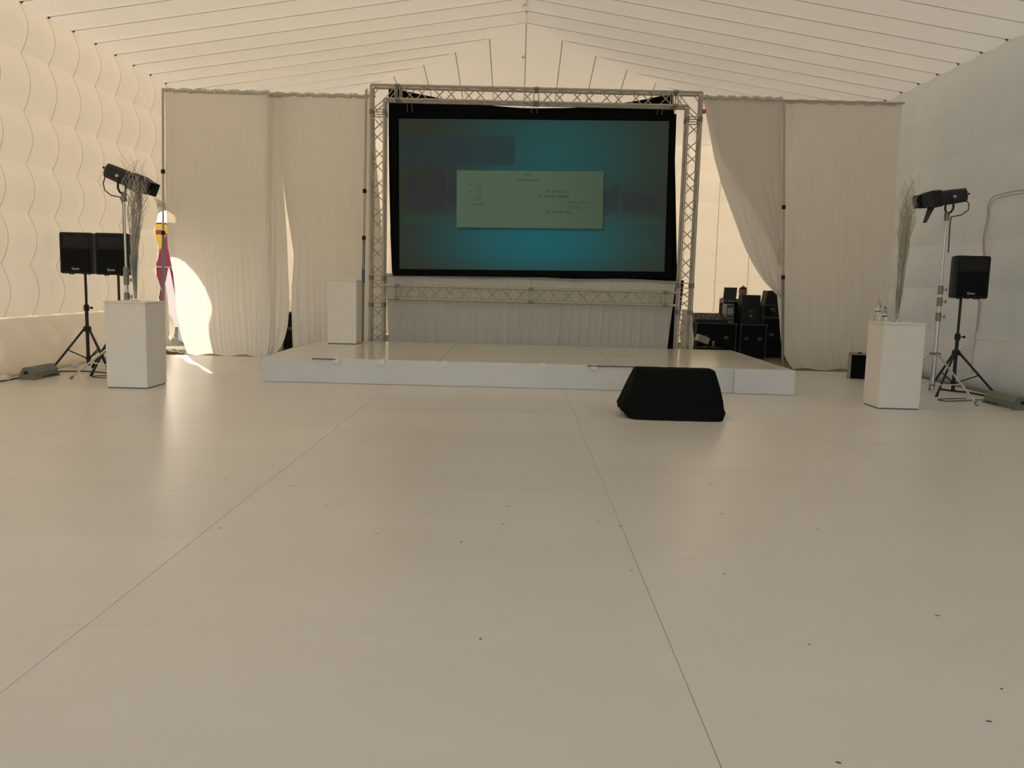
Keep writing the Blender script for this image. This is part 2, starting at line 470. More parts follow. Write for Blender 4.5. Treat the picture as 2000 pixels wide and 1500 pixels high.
for s in (-1, 1):
    mb.add([(s * OX, YF, 5.6), (s * OX, YB + .4, 5.6), (0, YH, OR_), (0, YF, OR_)], [(0, 1, 2, 3)])
mb.add([(-OX, YB + .4, 5.6), (OX, YB + .4, 5.6), (0, YH, OR_)], [(0, 1, 2)])
mb.build('outer_skin', SKIN, ceiling, smooth=False)

# --- back wall
CW = 0.9
wb = MB()
for s in (-1, 1):           # the narrow end strips
    wb.add([(s * 7.2, YB, 0), (s * 7.45, YB, 0), (s * 7.45, YB, EZ), (s * 7.2, YB, EZ)], [(0, 1, 2, 3)])
wall_back = struct(wb.build('wall_back', TENTB, smooth=False), 'sunlit cream tent end wall of quilted cells behind the screen', 'wall')
bc = [MB().grid(lambda u, v: (u * CW, -(0.06 * bul(v) + 0.04 * bul(u)), v * (b - a)), 8, 8).mesh('wall_cell', TENTB, angle=0) for a, b in zip(ROWS, ROWS[1:])]
bt = MB().grid(lambda u, v: (u * CW, -TUBE_RX * math.cos(PI * .52 - v * PI * 1.02), 0.405 + TUBE_RZ * math.sin(PI * .52 - v * PI * 1.02)), 4, 12).mesh('base_tube_cell', TUBE, angle=0)
cordm = MB().tube([(0, -0.012 - 0.05 * bul(t / 4), t * 0.19) for t in range(5)], 0.006, 5).mesh('seam_cord', SEAML)
for i in range(-8, 8):
    for j, a in enumerate(ROWS[:-1]):
        link('wall_cell', bc[j], wall_back, (i * CW, YB, a))
        if 3 <= i <= 7 or i in (-6, -5, -4):
            c = link('seam_cord', cordm, wall_back, (i * CW, YB - 0.006, a)); c.scale = (1, 1, (ROWS[j + 1] - a) / 0.76)
    link('base_tube_cell', bt, wall_back, (i * CW, YB, 0))
MB().add([(-OX, YB + .4, 0), (OX, YB + .4, 0), (OX, YB + .4, 5.6), (-OX, YB + .4, 5.6)], [(0, 1, 2, 3)]).build('outer_skin', SKIN, wall_back, smooth=False)

# --- front end behind the camera, with its wide entrance
mb = MB()
mb.box(-OX, -6.6, YF - .4, YF, 0, EZ); mb.box(6.6, OX, YF - .4, YF, 0, EZ); mb.box(-6.6, 6.6, YF - .4, YF, 5.0, EZ)
mb.add([(-OX, YF, EZ), (OX, YF, EZ), (0, YF, RZ + .45)], [(0, 1, 2)])
struct(mb.build('wall_front', TENT, smooth=False), 'tent end wall with wide entrance behind the viewer', 'wall')

# --- doorway in the left wall (arched, scalloped jambs, rolled flap)
def hole(t):
    """outline of the opening, t 0..1 from near foot over the arch to the far foot -> (y, z)"""
    n = t * 3
    if n < 1:
        z = n * 2.34; f = (z / 0.78) % 1.0; return (DY0 + 0.01 + 0.05 * math.sin(PI * f), z)
    if n < 2:
        a = PI - (n - 1) * PI
        return ((DY0 + DY1) / 2 + math.cos(a) * ((DY1 - DY0) / 2 - 0.02), 2.34 + 0.46 * math.sin(a))
    z = (3 - n) * 2.34; f = (z / 0.78) % 1.0
    return (DY1 - 0.02 - 0.13 * math.sin(PI * f), z)
def wide(t):
    n = t * 3
    if n < 1: return (DY0, n * DZO)
    if n < 2: return (DY0 + (n - 1) * (DYO - DY0), DZO)
    return (DYO, (3 - n) * DZO)
def outer(t):
    n = t * 3
    if n < 1: return (DY0, n * 3.06)
    if n < 2: return (DY0 + (n - 1) * (DY1 - DY0), 3.06)
    return (DY1, (3 - n) * 3.06)
NT = 72
d1 = MB(); ro = []; 
for x_, fn, bulge in ((-WX, outer, 0), (-WX + 0.05, None, 0), (-WX, hole, 0), (-OX, wide, 0)):
    ring = []
    for i in range(NT + 1):
        t = i / NT
        if fn: y, z = fn(t)
        else:
            a, b = outer(t), hole(t); y, z = (a[0] + b[0]) / 2, (a[1] + b[1]) / 2
        ring.append((x_, y, z))
    ro.append(ring)
d1.loft(ro, caps=False, closed=False)
door1 = struct(d1.build('door_1', TENT, angle=50), 'arched doorway in the sunny tent wall with daylight outside', 'door')
MB().tube([(-WX + .02 + .04 * math.sin(3 * i), DY0 + .05 + (DY1 - DY0 - .1) * i / 10, 2.90 + .02 * math.sin(i * .9)) for i in range(11)], [0.075 + .015 * math.sin(i * 2) for i in range(11)], 12).build('rolled_flap', TENT, door1)

# --- zipped doorway in the right wall
def zip_line(off):
    pts = []
    y1, z1, r = 13.50 - off, 3.02 - off, 0.22
    X = WX - 0.085
    for i in range(15): pts.append((X + 0.012 * math.sin(i), y1 + 0.012 * math.sin(i * 1.3), 0.9 + (z1 - r - 0.9) * i / 14))
    for i in range(1, 7):
        a = i / 6 * PI / 2; pts.append((X, y1 - r + r * math.cos(a), z1 - r + r * math.sin(a)))
    for i in range(1, 8): pts.append((X + 0.01 * math.sin(i * 2), y1 - r - 1.6 * i / 7, z1 + 0.012 * math.sin(i)))
    return pts
door2 = struct(MB().tube(zip_line(0), 0.011, 6).build('door_2', SEAMB), 'closed zipped doorway outlined by a double cord in the shaded wall', 'door')
MB().tube(zip_line(0.045), 0.009, 6).build('zip_edge', SEAMB, door2)
MB().tube([(WX - .085, 13.5, 0.9), (WX - .22, 13.28, .65), (WX - .28, 13.18, .42), (WX - .25, 13.2, .25)], 0.011, 6).build('zip_tail', SEAMB, door2)
for i in range(11):
    z = 0.78 - 0.055 * i; xx = WX + .02 - 0.28 * math.sqrt(max(0, 1 - ((z - .405) / TUBE_RZ) ** 2)) - 0.012
    MB().tube([(xx, 13.30, z), (xx - .006, 13.46, z + .008), (xx, 13.62, z - .004)], [0.004, 0.009, 0.003], 6).build('gather_fold', TENTR, door2)

# ================================================================== STAGE
SX0, SX1, SY0, SY1, SZ = -3.67, 3.93, 12.0, 15.6, 0.35
stage = thing('stage', 'low wide white stage platform with glossy deck in front of the screen', 'stage', (0.13, 13.8, 0))
def P(o): return (o[0] - 0.13, o[1] - 13.8, o[2])
st = Matrix.Translation((-0.13, -13.8, 0))
MB().box(SX0 + .06, SX1 - .06, SY0 + .06, SY1 - .04, 0, SZ - 0.02).xform(st).build('platform_frame', SUBFLOOR, stage, smooth=False)
dw, dd = (SX1 - SX0) / 3, (SY1 - SY0) / 3
dm = sheet_mesh(dw, dd, DECKM, 0.02, 0.003, 'deck_sheet')
for i in range(3):
    for j in range(3):
        link('deck_sheet', dm, stage, P((SX0 + dw * (i + .5), SY0 + dd * (j + .5), SZ)))
def skirt_fn(ax, a0, a1, b, sgn, z1, z0, ph):
    def fn(u, v):
        a = a0 + (a1 - a0) * u
        w = (0.006 + 0.012 * v) * (math.sin(a * 5 + ph) + 0.6 * math.sin(a * 13 + 2 * ph + v)) + 0.02 * v * v
        z = z1 + (z0 - z1) * v
        return (a, b + sgn * w, z) if ax == 'x' else (b + sgn * w, a, z)
    return fn
MB().grid(skirt_fn('x', SX0, SX1, SY0 - .015, -1, SZ + .003, 0.004, 1.0), 140, 8).xform(st).build('front_skirt', SKIRT, stage, angle=0)
MB().grid(skirt_fn('y', SY0, SY1, SX0 - .015, -1, SZ + .003, 0.004, 2.0), 60, 8).xform(st).build('side_skirt', SKIRT, stage, angle=0)
MB().grid(skirt_fn('y', SY0, SY1, SX1 + .015, 1, SZ + .003, 0.004, 3.0), 60, 8).xform(st).build('side_skirt', SKIRT, stage, angle=0)
MB().grid(skirt_fn('x', 3.10, SX1 + .03, SY0 - .055, -1, SZ + .005, 0.006, 0.3), 30, 8).xform(st).build('overlapping_skirt_panel', SKIRT, stage, angle=0)
for x in (-2.6, -1.95, -1.05, 0.35, 1.1, 2.1):
    MB().bbox(x - .045, x + .045, SY0 - .04, SY0 + .05, SZ + .001, SZ + .004, .001).xform(st).build('tape_tab', WHITETAPE, stage, smooth=False)
    MB().box(x - .045, x + .045, SY0 - .046, SY0 - .040, SZ - .06, SZ + .004).xform(st).build('tape_tab', WHITETAPE, stage, smooth=False)
for x0, x1, y in ((1.0, 1.75, SY0 - .036), (-2.95, -2.6, SY0 - .036)):
    MB().box(x0, x1, y - .012, y, SZ - .012, SZ + .001).xform(st).build('gap_shadow_strip', NAVY, stage, smooth=False)  # navy strip painted as the shadow slit under the deck edge

# ================================================================== TRUSS GATE
TXL, TXR, TY, TZ, HF = -2.665, 3.095, 15.86, 4.875, 0.1205
truss = thing('lighting_truss', 'aluminium box truss gate of two legs and two crossbars around the screen', 'truss', (0.2, TY, -0.05))
tl = Vector((0.2, TY, -0.05))
UNIT = MB().tube([(0, 0, 0), (0, 0, 1)], 1.0, 8).mesh('brace', ALU)
def rod(name, a, b, r, parent, mat=None, org=tl):
    a, b = Vector(a), Vector(b); d = b - a
    q = Vector((0, 0, 1)).rotation_difference(d.normalized())
    mw = Matrix.LocRotScale(a - org, q, Vector((r, r, d.length)))
    me = UNIT
    return link(name, me, parent, mw=mw)
def zig(p0, p1, e1, e2, n, flip=False):
    """zigzag braces on the face between chord lines e1 and e2 from p0 to p1"""
    p0, p1 = Vector(p0), Vector(p1)
    for i in range(n):
        a = p0.lerp(p1, (i + .06) / n); b = p0.lerp(p1, (i + .94) / n)
        up = (i % 2 == 0) != flip
        rod('brace', a + (e1 if up else e2), b + (e2 if up else e1), 0.0095, truss)
def endring(c, ax):
    c = Vector(c)
    u, w = ((Vector((0, 1, 0)), Vector((0, 0, 1))) if ax == 'x' else (Vector((1, 0, 0)), Vector((0, 1, 0))))
    m = MB()
    for a, b in (((-1, -1), (1, -1)), ((1, -1), (1, 1)), ((1, 1), (-1, 1)), ((-1, 1), (-1, -1))):
        m.tube([c - tl + u * a[0] * HF + w * a[1] * HF, c - tl + u * b[0] * HF + w * b[1] * HF], 0.011, 6)
    m.build('end_frame', ALU, truss)
def coupler(c, ax):
    d = Vector((1, 0, 0)) if ax == 'x' else Vector((0, 0, 1))
    c = Vector(c) - tl
    MB().tube([c - d * .05, c - d * .02, c + d * .02, c + d * .05], [0.026, 0.031, 0.031, 0.026], 10).build('coupler', ALUD, truss)
sg = [(-1, -1), (1, -1), (1, 1), (-1, 1)]
# top bar
J = [TXL - HF, TXL + .36, 0.215, TXR - .36, TXR + HF]
for sy, sz in sg:
    xs = list(J)
    if sz < 0: xs[0], xs[-1] = TXL + HF, TXR - HF
    for a, b in zip(xs, xs[1:]):
        rod('chord', (a, TY + sy * HF, TZ + sz * HF), (b, TY + sy * HF, TZ + sz * HF), 0.0245, truss)
    for x in J[1:-1]: coupler((x, TY + sy * HF, TZ + sz * HF), 'x')
for x in J[1:-1]:
    endring((x - .045, TY, TZ), 'x'); endring((x + .045, TY, TZ), 'x')
def faces_x(x0, x1, zc, n):
    V3 = Vector
    zig((x0, TY - HF, zc), (x1, TY - HF, zc), V3((0, 0, HF)), V3((0, 0, -HF)), n)
    zig((x0, TY + HF, zc), (x1, TY + HF, zc), V3((0, 0, HF)), V3((0, 0, -HF)), n, True)
    zig((x0, TY, zc + HF), (x1, TY, zc + HF), V3((0, HF, 0)), V3((0, -HF, 0)), n)
    zig((x0, TY, zc - HF), (x1, TY, zc - HF), V3((0, HF, 0)), V3((0, -HF, 0)), n, True)
faces_x(J[1] + .05, J[2] - .05, TZ, 9); faces_x(J[2] + .05, J[3] - .05, TZ, 9)
# legs
ZJ = [-0.04, 1.02, 1.52, 4.52, TZ + HF]
for s, X in ((-1, TXL), (1, TXR)):
    for sx, sy in sg:
        zs = list(ZJ)
        if sx == -s: zs[-1] = TZ - HF
        for a, b in zip(zs, zs[1:]):
            rod('chord', (X + sx * HF, TY + sy * HF, a), (X + sx * HF, TY + sy * HF, b), 0.0245, truss)
        for z in ZJ[1:-1]: coupler((X + sx * HF, TY + sy * HF, z), 'z')
    for z in ZJ[1:-1]:
        endring((X, TY, z - .045), 'z'); endring((X, TY, z + .045), 'z')
    def faces_z(z0, z1, n):
        V3 = Vector
        zig((X, TY - HF, z0), (X, TY - HF, z1), V3((HF, 0, 0)), V3((-HF, 0, 0)), n)
        zig((X, TY + HF, z0), (X, TY + HF, z1), V3((HF, 0, 0)), V3((-HF, 0, 0)), n, True)
        zig((X - HF, TY, z0), (X - HF, TY, z1), V3((0, HF, 0)), V3((0, -HF, 0)), n)
        zig((X + HF, TY, z0), (X + HF, TY, z1), V3((0, HF, 0)), V3((0, -HF, 0)), n, True)
    faces_z(1.57, 4.47, 11); faces_z(0.03, 0.97, 4)
    zig((X, TY - HF, 1.07), (X, TY - HF, 1.47), Vector((HF, 0, 0)), Vector((-HF, 0, 0)), 2)
    zig((X, TY + HF, 1.07), (X, TY + HF, 1.47), Vector((HF, 0, 0)), Vector((-HF, 0, 0)), 2, True)
    # corner block diagonals
    for sy in (-1, 1):
        rod('brace', (X + s * HF, TY + sy * HF, TZ - .34), (X - s * HF, TY + sy * HF, TZ - .13), 0.0095, truss)
        rod('brace', (X - s * .34, TY + sy * HF, TZ + HF), (X - s * .13, TY + sy * HF, TZ - HF), 0.0095, truss)
        rod('brace', (X + s * HF, TY + sy * HF, TZ - .02), (X + s * .02, TY + sy * HF, TZ + HF), 0.0095, truss)
    MB().bbox(X - .2, X + .2, TY - .2, TY + .2, -0.05, -0.04, .002).xform(Matrix.Translation(-tl)).build('base_plate', ALUD, truss, smooth=False)
# lower crossbar
ZC = 1.268; JX = [TXL + HF, TXL + .38, 0.215, TXR - .38, TXR - HF]
for sy, sz in sg:
    for a, b in zip(JX, JX[1:]):
        rod('chord', (a, TY + sy * HF, ZC + sz * HF), (b, TY + sy * HF, ZC + sz * HF), 0.0245, truss)
    for x in JX[1:-1]: coupler((x, TY + sy * HF, ZC + sz * HF), 'x')
for x in JX[1:-1]:
    endring((x - .045, TY, ZC), 'x'); endring((x + .045, TY, ZC), 'x')
V3 = Vector
for x0, x1 in ((JX[1] + .05, JX[2] - .05), (JX[2] + .05, JX[3] - .05)):
    zig((x0, TY - HF, ZC), (x1, TY - HF, ZC), V3((0, 0, HF)), V3((0, 0, -HF)), 9)
    zig((x0, TY + HF, ZC), (x1, TY + HF, ZC), V3((0, 0, HF)), V3((0, 0, -HF)), 9, True)
UNIT.materials.clear(); UNIT.materials.append(ALU)
MB().bbox(TXR + .13, TXR + .20, TY - .16, TY - .09, 4.63, 4.70, .008).xform(Matrix.Translation(-tl)).build('pink_tape_flag', PINKTAPE, truss)

# ================================================================== SCREEN
def rot_y(cx, cz, a):
    return Matrix.Translation((cx, 0, cz)) @ Matrix.Rotation(-a, 4, 'Y')
def mat_picture():
    m, N, L, b = nt('projected_picture')
    tc = N.new('ShaderNodeTexCoord'); sp = N.new('ShaderNodeSeparateXYZ'); L.new(tc.outputs['Object'], sp.inputs[0])
    X, Z = sp.outputs[0], sp.outputs[2]
    def math_(op, a, bb=None, clamp=False):
        n = N.new('ShaderNodeMath'); n.operation = op; n.use_clamp = clamp
        for i, q in enumerate((a, bb)):
            if q is None: continue
            if isinstance(q, (int, float)): n.inputs[i].default_value = q
            else: L.new(q, n.inputs[i])
        return n.outputs[0]
    def step(v, a, w):
        n = N.new('ShaderNodeMapRange'); n.interpolation_type = 'SMOOTHSTEP'
        n.inputs['From Min'].default_value = a - w; n.inputs['From Max'].default_value = a + w
        L.new(v, n.inputs['Value']); return n.outputs[0]
    def rect(x0, x1, z0, z1, w=0.015):
        a = math_('MULTIPLY', step(X, x0, w), math_('SUBTRACT', 1.0, step(X, x1, w)))
        c = math_('MULTIPLY', step(Z, z0, w), math_('SUBTRACT', 1.0, step(Z, z1, w)))
        return math_('MULTIPLY', a, c)
    def blob(cx, cz, rx, rz):
        dx = math_('DIVIDE', math_('SUBTRACT', X, cx), rx); dz = math_('DIVIDE', math_('SUBTRACT', Z, cz), rz)
        d = math_('SQRT', math_('ADD', math_('MULTIPLY', dx, dx), math_('MULTIPLY', dz, dz)))
        n = N.new('ShaderNodeMapRange'); n.interpolation_type = 'SMOOTHSTEP'
        n.inputs['From Min'].default_value = 1.0; n.inputs['From Max'].default_value = 0.0
        L.new(d, n.inputs['Value']); return n.outputs[0]
    k = 0.78 * 2.0 ** -EXPO
    def over(prev, fac, col, amt=1.0):
        n = N.new('ShaderNodeMixRGB'); L.new(math_('MULTIPLY', fac, amt), n.inputs[0])
        if isinstance(prev, tuple): n.inputs[1].default_value = tuple(c * k for c in prev) + (1,)
        else: L.new(prev, n.inputs[1])
        n.inputs[2].default_value = tuple(c * k for c in col) + (1,)
        return n.outputs[0]
    c = over((0.030, 0.037, 0.024), blob(0.3, 0.75, 2.6, 1.7), (0.018, 0.085, 0.085))
    c = over(c, blob(0.1, -0.85, 2.9, 1.1), (0.012, 0.120, 0.135))
    c = over(c, rect(-2.5, -0.35, 0.56, 1.09, 0.02), (0.024, 0.040, 0.042), 0.75)
    for x0, x1, z0, z1 in ((-2.4, -2.15, -.2, .35), (-2.1, -1.95, -.3, .3), (-1.93, -1.66, -.28, .50), (-1.58, -1.44, -.22, .50), (1.34, 1.44, -.35, .12), (1.46, 1.62, -.3, .20), (1.68, 2.0, -.3, .09), (2.05, 2.4, -.3, .06)):
        c = over(c, rect(x0, x1, z0, z1, 0.03), (0.030, 0.028, 0.036), 0.65)
    c = over(c, rect(-2.5, 2.45, -.52, -.40, 0.08), (0.025, 0.075, 0.055), 0.45)
    c = over(c, rect(-1.42, 1.36, -.64, .42, 0.03), (0.010, 0.020, 0.020), 0.7)
    c = over(c, rect(-1.44, 1.33, -.60, .46, 0.012), (0.085, 0.130, 0.078))
    c = over(c, math_('MULTIPLY', rect(-1.44, 1.33, -.60, .46, 0.012), step(X, 0.9, 1.0)), (0.058, 0.085, 0.058), 0.8)
    rg = random.Random(11)
    def line(x0, x1, z, a=0.45):
        x = x0
        out = None
        while x < x1 - .02:
            w = min(rg.uniform(.06, .22), x1 - x)
            r = rect(x, x + w, z - .022, z + .022, 0.012)
            out = r if out is None else math_('MAXIMUM', out, r)
            x += w + .035
        return out, a
    for ln in (line(-.16, .02, .39, .3), line(-.30, .14, .285), line(-1.22, -.98, .19, .3), line(-1.10, -.95, .13, .25), line(-1.2, -.96, .065, .25), line(-1.05, -.95, .005, .3), line(-1.17, -.94, -.06, .25),
               line(-1.15, -.92, -.17, .5), line(.26, .68, .085), line(.10, .72, -.01, .55), line(.66, 1.10, -.11, .4), line(.68, 1.08, -.21, .45), line(.25, .72, -.30, .55)):
        c = over(c, ln[0], (0.038, 0.052, 0.036), ln[1])
    b.inputs['Base Color'].default_value = (0.008, 0.009, 0.008, 1)
    b.inputs['Roughness'].default_value = 0.8; b.inputs['Specular IOR Level'].default_value = 0.1
    L.new(c, b.inputs['Emission Color']); b.inputs['Emission Strength'].default_value = 1.0
    return m
scr = thing('projection_screen', 'large black bordered projection screen showing a dim teal picture', 'screen', (0.205, 16.2, 3.135))
scr.rotation_euler = (0, -0.014, 0)
b = MB(); W2, H2, BD = 2.66, 1.525, 0.13
rings = []
for y, i in ((0.03, 0), (-0.02, 0), (-0.03, 0.01), (-0.03, BD - .01), (-0.015, BD), (0.03, BD)):
    rings.append([(-W2 + i, y, -H2 + i), (W2 - i, y, -H2 + i), (W2 - i, y, H2 - i), (-W2 + i, y, H2 - i)])
b.loft(rings + [rings[0]], caps=False).build('border', BLACKCLOTH, scr, smooth=False)
MB().box(-W2 + BD, W2 - BD, -0.004, 0.004, -H2 + BD, H2 - BD).build('picture', mat_picture(), scr, smooth=False)
for x in (-2.36, -2.27, -.05, .05, 2.29, 2.38):
    MB().tube([(x, -0.02, H2 - .02), (x + .01, -0.22, 1.65)], 0.005, 5).build('hanger_wire', ALU, scr)
b = MB()
def bd(u, v):
    x = -2.56 + 5.55 * u; t = abs((x - .2) / 2.78)
    zt = 4.765 + 0.34 * min(1, t ** 1.9) if t < .93 else 5.10
    zb = 1.56 + .03 * u
    z = zt + (zb - zt) * v
    x += 0.09 * v * v * (1 - u) - (0.19 - 0.23 * v) * u ** 3
    return (x, 16.33 + 0.02 * math.sin(9 * u + 2 * v) + 0.012 * math.sin(31 * u), z)
b.grid(bd, 80, 20)
bdr = b.build('backing_drape', BLACKCLOTH, angle=0)
MB().grid(lambda u, v: (-2.45 + 5.4 * u, 16.40 + .02 * math.sin(20 * u), 1.60 - 1.62 * v), 40, 6).build('lower_panel', BLACKCLOTH, bdr, angle=0)
for x_ in (-2.4, 2.7): MB().tube([(x_, 16.34, 5.06), (x_, 16.15, 5.05), (x_, 15.985, 5.02)], .008, 5).build('tie_cord', BLACKCLOTH, bdr)
MB().grid(lambda u, v: (3.0 + .17 * u - .10 * v, 16.36 + .02 * math.sin(6 * u + v), 1.62 - 1.6 * v), 8, 10).build('hanging_tail', BLACKCLOTH, bdr, angle=0)
tag(bdr, 'black backing drape hung behind the projection screen with swooping top', 'drape')

# ================================================================== CURTAINS
def curtain(name, label, z1, z0, Lf, Rf, y, n=12, amp=0.03, seed=1, header=True, group=None, nu=150, nv=44, hem=0.02, parent=None, skew=0.0):
    rg = random.Random(seed)
    comp = [(rg.uniform(.6, 1.6) * n, rg.uniform(0, 6.28), rg.uniform(.4, 1.0)) for _ in range(5)]
    sc = sum(c[2] for c in comp) * .5
    def fn(u, v):
        w = u + 0.012 * math.sin(7 * v + 9 * u + seed)
        f = sum(a * math.sin(2 * PI * k * .5 * w + p + skew * v) for k, p, a in comp) / sc
        f = math.copysign(abs(f) ** .8, f)
        z = z1 + (z0 - z1) * v + (hem * v ** 6 * math.sin(5 * u * PI + seed))
        x = Lf(z) + (Rf(z) - Lf(z)) * u
        return (x + 0.010 * math.sin(13 * v + 20 * u), y + amp * (0.35 + 0.65 * v) * f, z)
    o = MB().grid(fn, nu, nv).build(name, SHEER, parent, angle=0)
    if label: tag(o, label, 'curtain', group)
    if header:
        def hd(u, v):
            a = 2 * PI * v; x = Lf(z1) + (Rf(z1) - Lf(z1)) * u
            rad = 0.030 + 0.007 * math.sin(u * 190 + seed) + .004 * math.sin(u * 83)
            return (x, y + rad * math.cos(a), z1 + 0.012 * math.sin(u * 40) + rad * math.sin(a) * 1.15)
        MB().grid(hd, 140, 8).build('rod_pocket', SHEER, o, angle=0)
    return o
G = 'white sheer curtains beside the screen'
T = lambda *p: (lambda z: interp(p, z))
cA = curtain('sheer_curtain', 'white sheer curtain with the bright sun patch beside the doorway', 4.83, 0.0, T((4.9, -6.58), (2.0, -6.60), (1.75, -6.55), (1.5, -6.50), (1.2, -6.47), (.8, -6.44), (.45, -6.39), (.2, -6.33), (0, -6.27)), T((5, -4.66), (0, -4.76)), 15.82, 24, .005, 3, group=G)
MB().grid(lambda u, v: (-6.76 + .08 * u + .06 * v * u + .02 * math.sin(6 * v), 15.92 + .05 * math.sin(5 * u + 3 * v), 1.35 - 1.22 * v), 8, 16).build('trailing_edge', SHEER, cA, angle=0)
curtain('sheer_curtain', 'narrow white sheer curtain strip left of the tall gap', 4.80, 0.03, T((5, -4.72), (0, -4.78)), T((5, -4.40), (4.05, -4.47), (1.9, -4.36), (1.3, -4.325), (1.0, -4.32), (.6, -4.36), (.3, -4.44), (.1, -4.55), (0, -4.66)), 15.86, 4, .018, 5, group=G, nu=40)
curtain('sheer_curtain', 'white sheer curtain behind the pedestal that stands on the stage', 4.86, 0.0, T((5, -4.64), (4.05, -4.575), (3, -4.45), (1.886, -4.305), (1.3, -4.34), (0, -4.33)), T((5, -2.84), (4.86, -2.84), (4.4, -2.78), (2.8, -2.66), (1.5, -2.60), (0, -2.58)), 16.07, 22, .009, 8, group=G)
curtain('sheer_curtain', 'wide white sheer curtain hanging by the shaded wall', 4.93, 0.0, T((5, 4.64), (1.4, 4.86), (.9, 4.95), (.5, 5.0), (.3, 5.05), (.15, 5.12), (0, 5.25)), T((5, 6.93), (0, 7.0)), 15.99, 26, .015, 12, group=G)
curtain('sheer_curtain', 'swept back layer of white sheer tied to the pole beside the dark gear', 4.93, 1.33, T((4.95, 3.27), (4.6, 3.34), (3.918, 3.524), (3.4, 3.70), (3.01, 3.854), (2.6, 4.03), (2.278, 4.178), (1.95, 4.37), (1.633, 4.594), (1.45, 4.78), (1.33, 4.90)), T((5, 4.70), (1.73, 4.88), (1.3, 4.97)), 15.925, 12, .016, 21, group=G, hem=0)
curtain('sheer_curtain', 'front layer of swept white sheer with a diagonal edge', 4.94, 1.95, T((4.95, 3.28), (4.3, 3.48), (3.9, 3.65), (3.3, 4.02), (2.8, 4.37), (2.4, 4.62), (2.1, 4.77), (1.95, 4.80)), T((5, 4.70), (1.9, 4.87)), 15.87, 10, .010, 31, group=G, hem=0)
rgp = random.Random(6)
PLE = [( -2.5 + 5.4 * (k + rgp.uniform(.2, .8)) / 27, rgp.uniform(-.10, .10), rgp.uniform(.5, 1.3)) for k in range(27)]
def pld(u, v):
    z = 1.585 - 1.625 * v; x = -2.58 + .08 * v + (5.58 - .22 * v) * u
    y = 16.27 + .006 * math.sin(40 * u)
    for c, sl, am in PLE:
        y -= .028 * am * (.35 + .65 * v) * math.exp(-((x - c - sl * v * v) / .022) ** 2)
    return (x, y, z + .012 * math.sin(17 * u) * (1 - v))
pdr = tag(MB().grid(pld, 380, 14).build('pleated_drape', PLEAT, angle=0), 'pleated white drape below the screen behind the stage', 'drape')
MB().grid(lambda u, v: (-2.58 + 5.58 * u, 16.27 + (.026 + .005 * math.sin(150 * u)) * math.cos(2 * PI * v), 1.585 + .012 * math.sin(17 * u) + .03 * math.sin(2 * PI * v)), 160, 8).build('rod_pocket', SHEER, pdr, angle=0)
curtain('pleated_drape', 'short white drape end behind the right truss leg', 1.06, -0.04, T((2, 3.12), (0, 3.10)), T((1.1, 3.22), (.9, 3.33), (.5, 3.36), (0, 3.36)), 16.12, 3, .015, 43, header=False, nu=24, nv=14, hem=0)

# pipe and drape frame
def upright(label, x0, y, x1, zt, mat=ALU, clamps=(3.4, 2.2), tape=None, z0=-0.05):
    t = thing('curtain_pole', label, 'pole', (x0, y, z0), 0, 'telescopic curtain poles')
    L = zt - z0; f = lambda z: (x1 - x0) * (z - z0) / L
    MB().tube([(0, 0, 0.01), (f(clamps[-1]), 0, clamps[-1] - z0)], 0.026, 10).build('lower_tube', ALUD, t)
    MB().tube([(f(clamps[-1]), 0, clamps[-1] - z0), (x1 - x0, 0, L)], 0.021, 10).build('upper_tube', mat, t)
    for c in clamps:
        MB().lathe([(0.02, -.04), (0.036, -.035), (0.036, .035), (0.02, .04)], (f(c), 0, c - z0), 12).build('clamp', BLACK, t)
    if tape:
        MB().lathe([(0.0275, -.12), (0.029, -.12), (0.029, .12), (0.0275, .12)], (f(tape), 0, tape - z0), 12).build('tape_wrap', BLUETAPE, t)
    MB().bbox(-.22, .22, -.16, .16, 0, .012, .002).build('base_plate', ALUD, t, smooth=False)
    return t
upright('curtain pole at the doorway edge of the sunlit sheer', -6.67, 15.70, -6.56, 4.84, clamps=(3.36, 2.25))
upright('curtain pole seen through the sheer above the stage corner', -4.78, 15.94, -4.62, 4.78, clamps=(3.5, 2.2), tape=1.85)
upright('curtain pole with blue tape beside the left truss leg', -2.93, 15.72, -2.87, 4.90, clamps=(3.1, 2.25), tape=1.55)
upright('slightly leaning curtain pole beside the dark sound gear', 5.0, 15.80, 4.72, 4.90, clamps=(3.0, 1.72))
def crossbar(label, a, b):
    o = MB().tube([a, ((a[0] + b[0]) / 2, a[1], (a[2] + b[2]) / 2 - .01), b], 0.016, 8).build('curtain_rail', ALU)
    tag(o, label, 'rail', 'rails inside the curtain tops')
crossbar('thin rail in the top hem of the curtain nearest the doorway', (-6.58, 15.82, 4.83), (-4.62, 15.84, 4.80))
crossbar('thin rail in the top hem between pole and left truss leg', (-4.62, 16.07, 4.86), (-2.76, 16.07, 4.86))
crossbar('thin rail in the top hem of the curtain by the shaded wall', (3.26, 15.88, 4.93), (6.95, 15.92, 4.93))

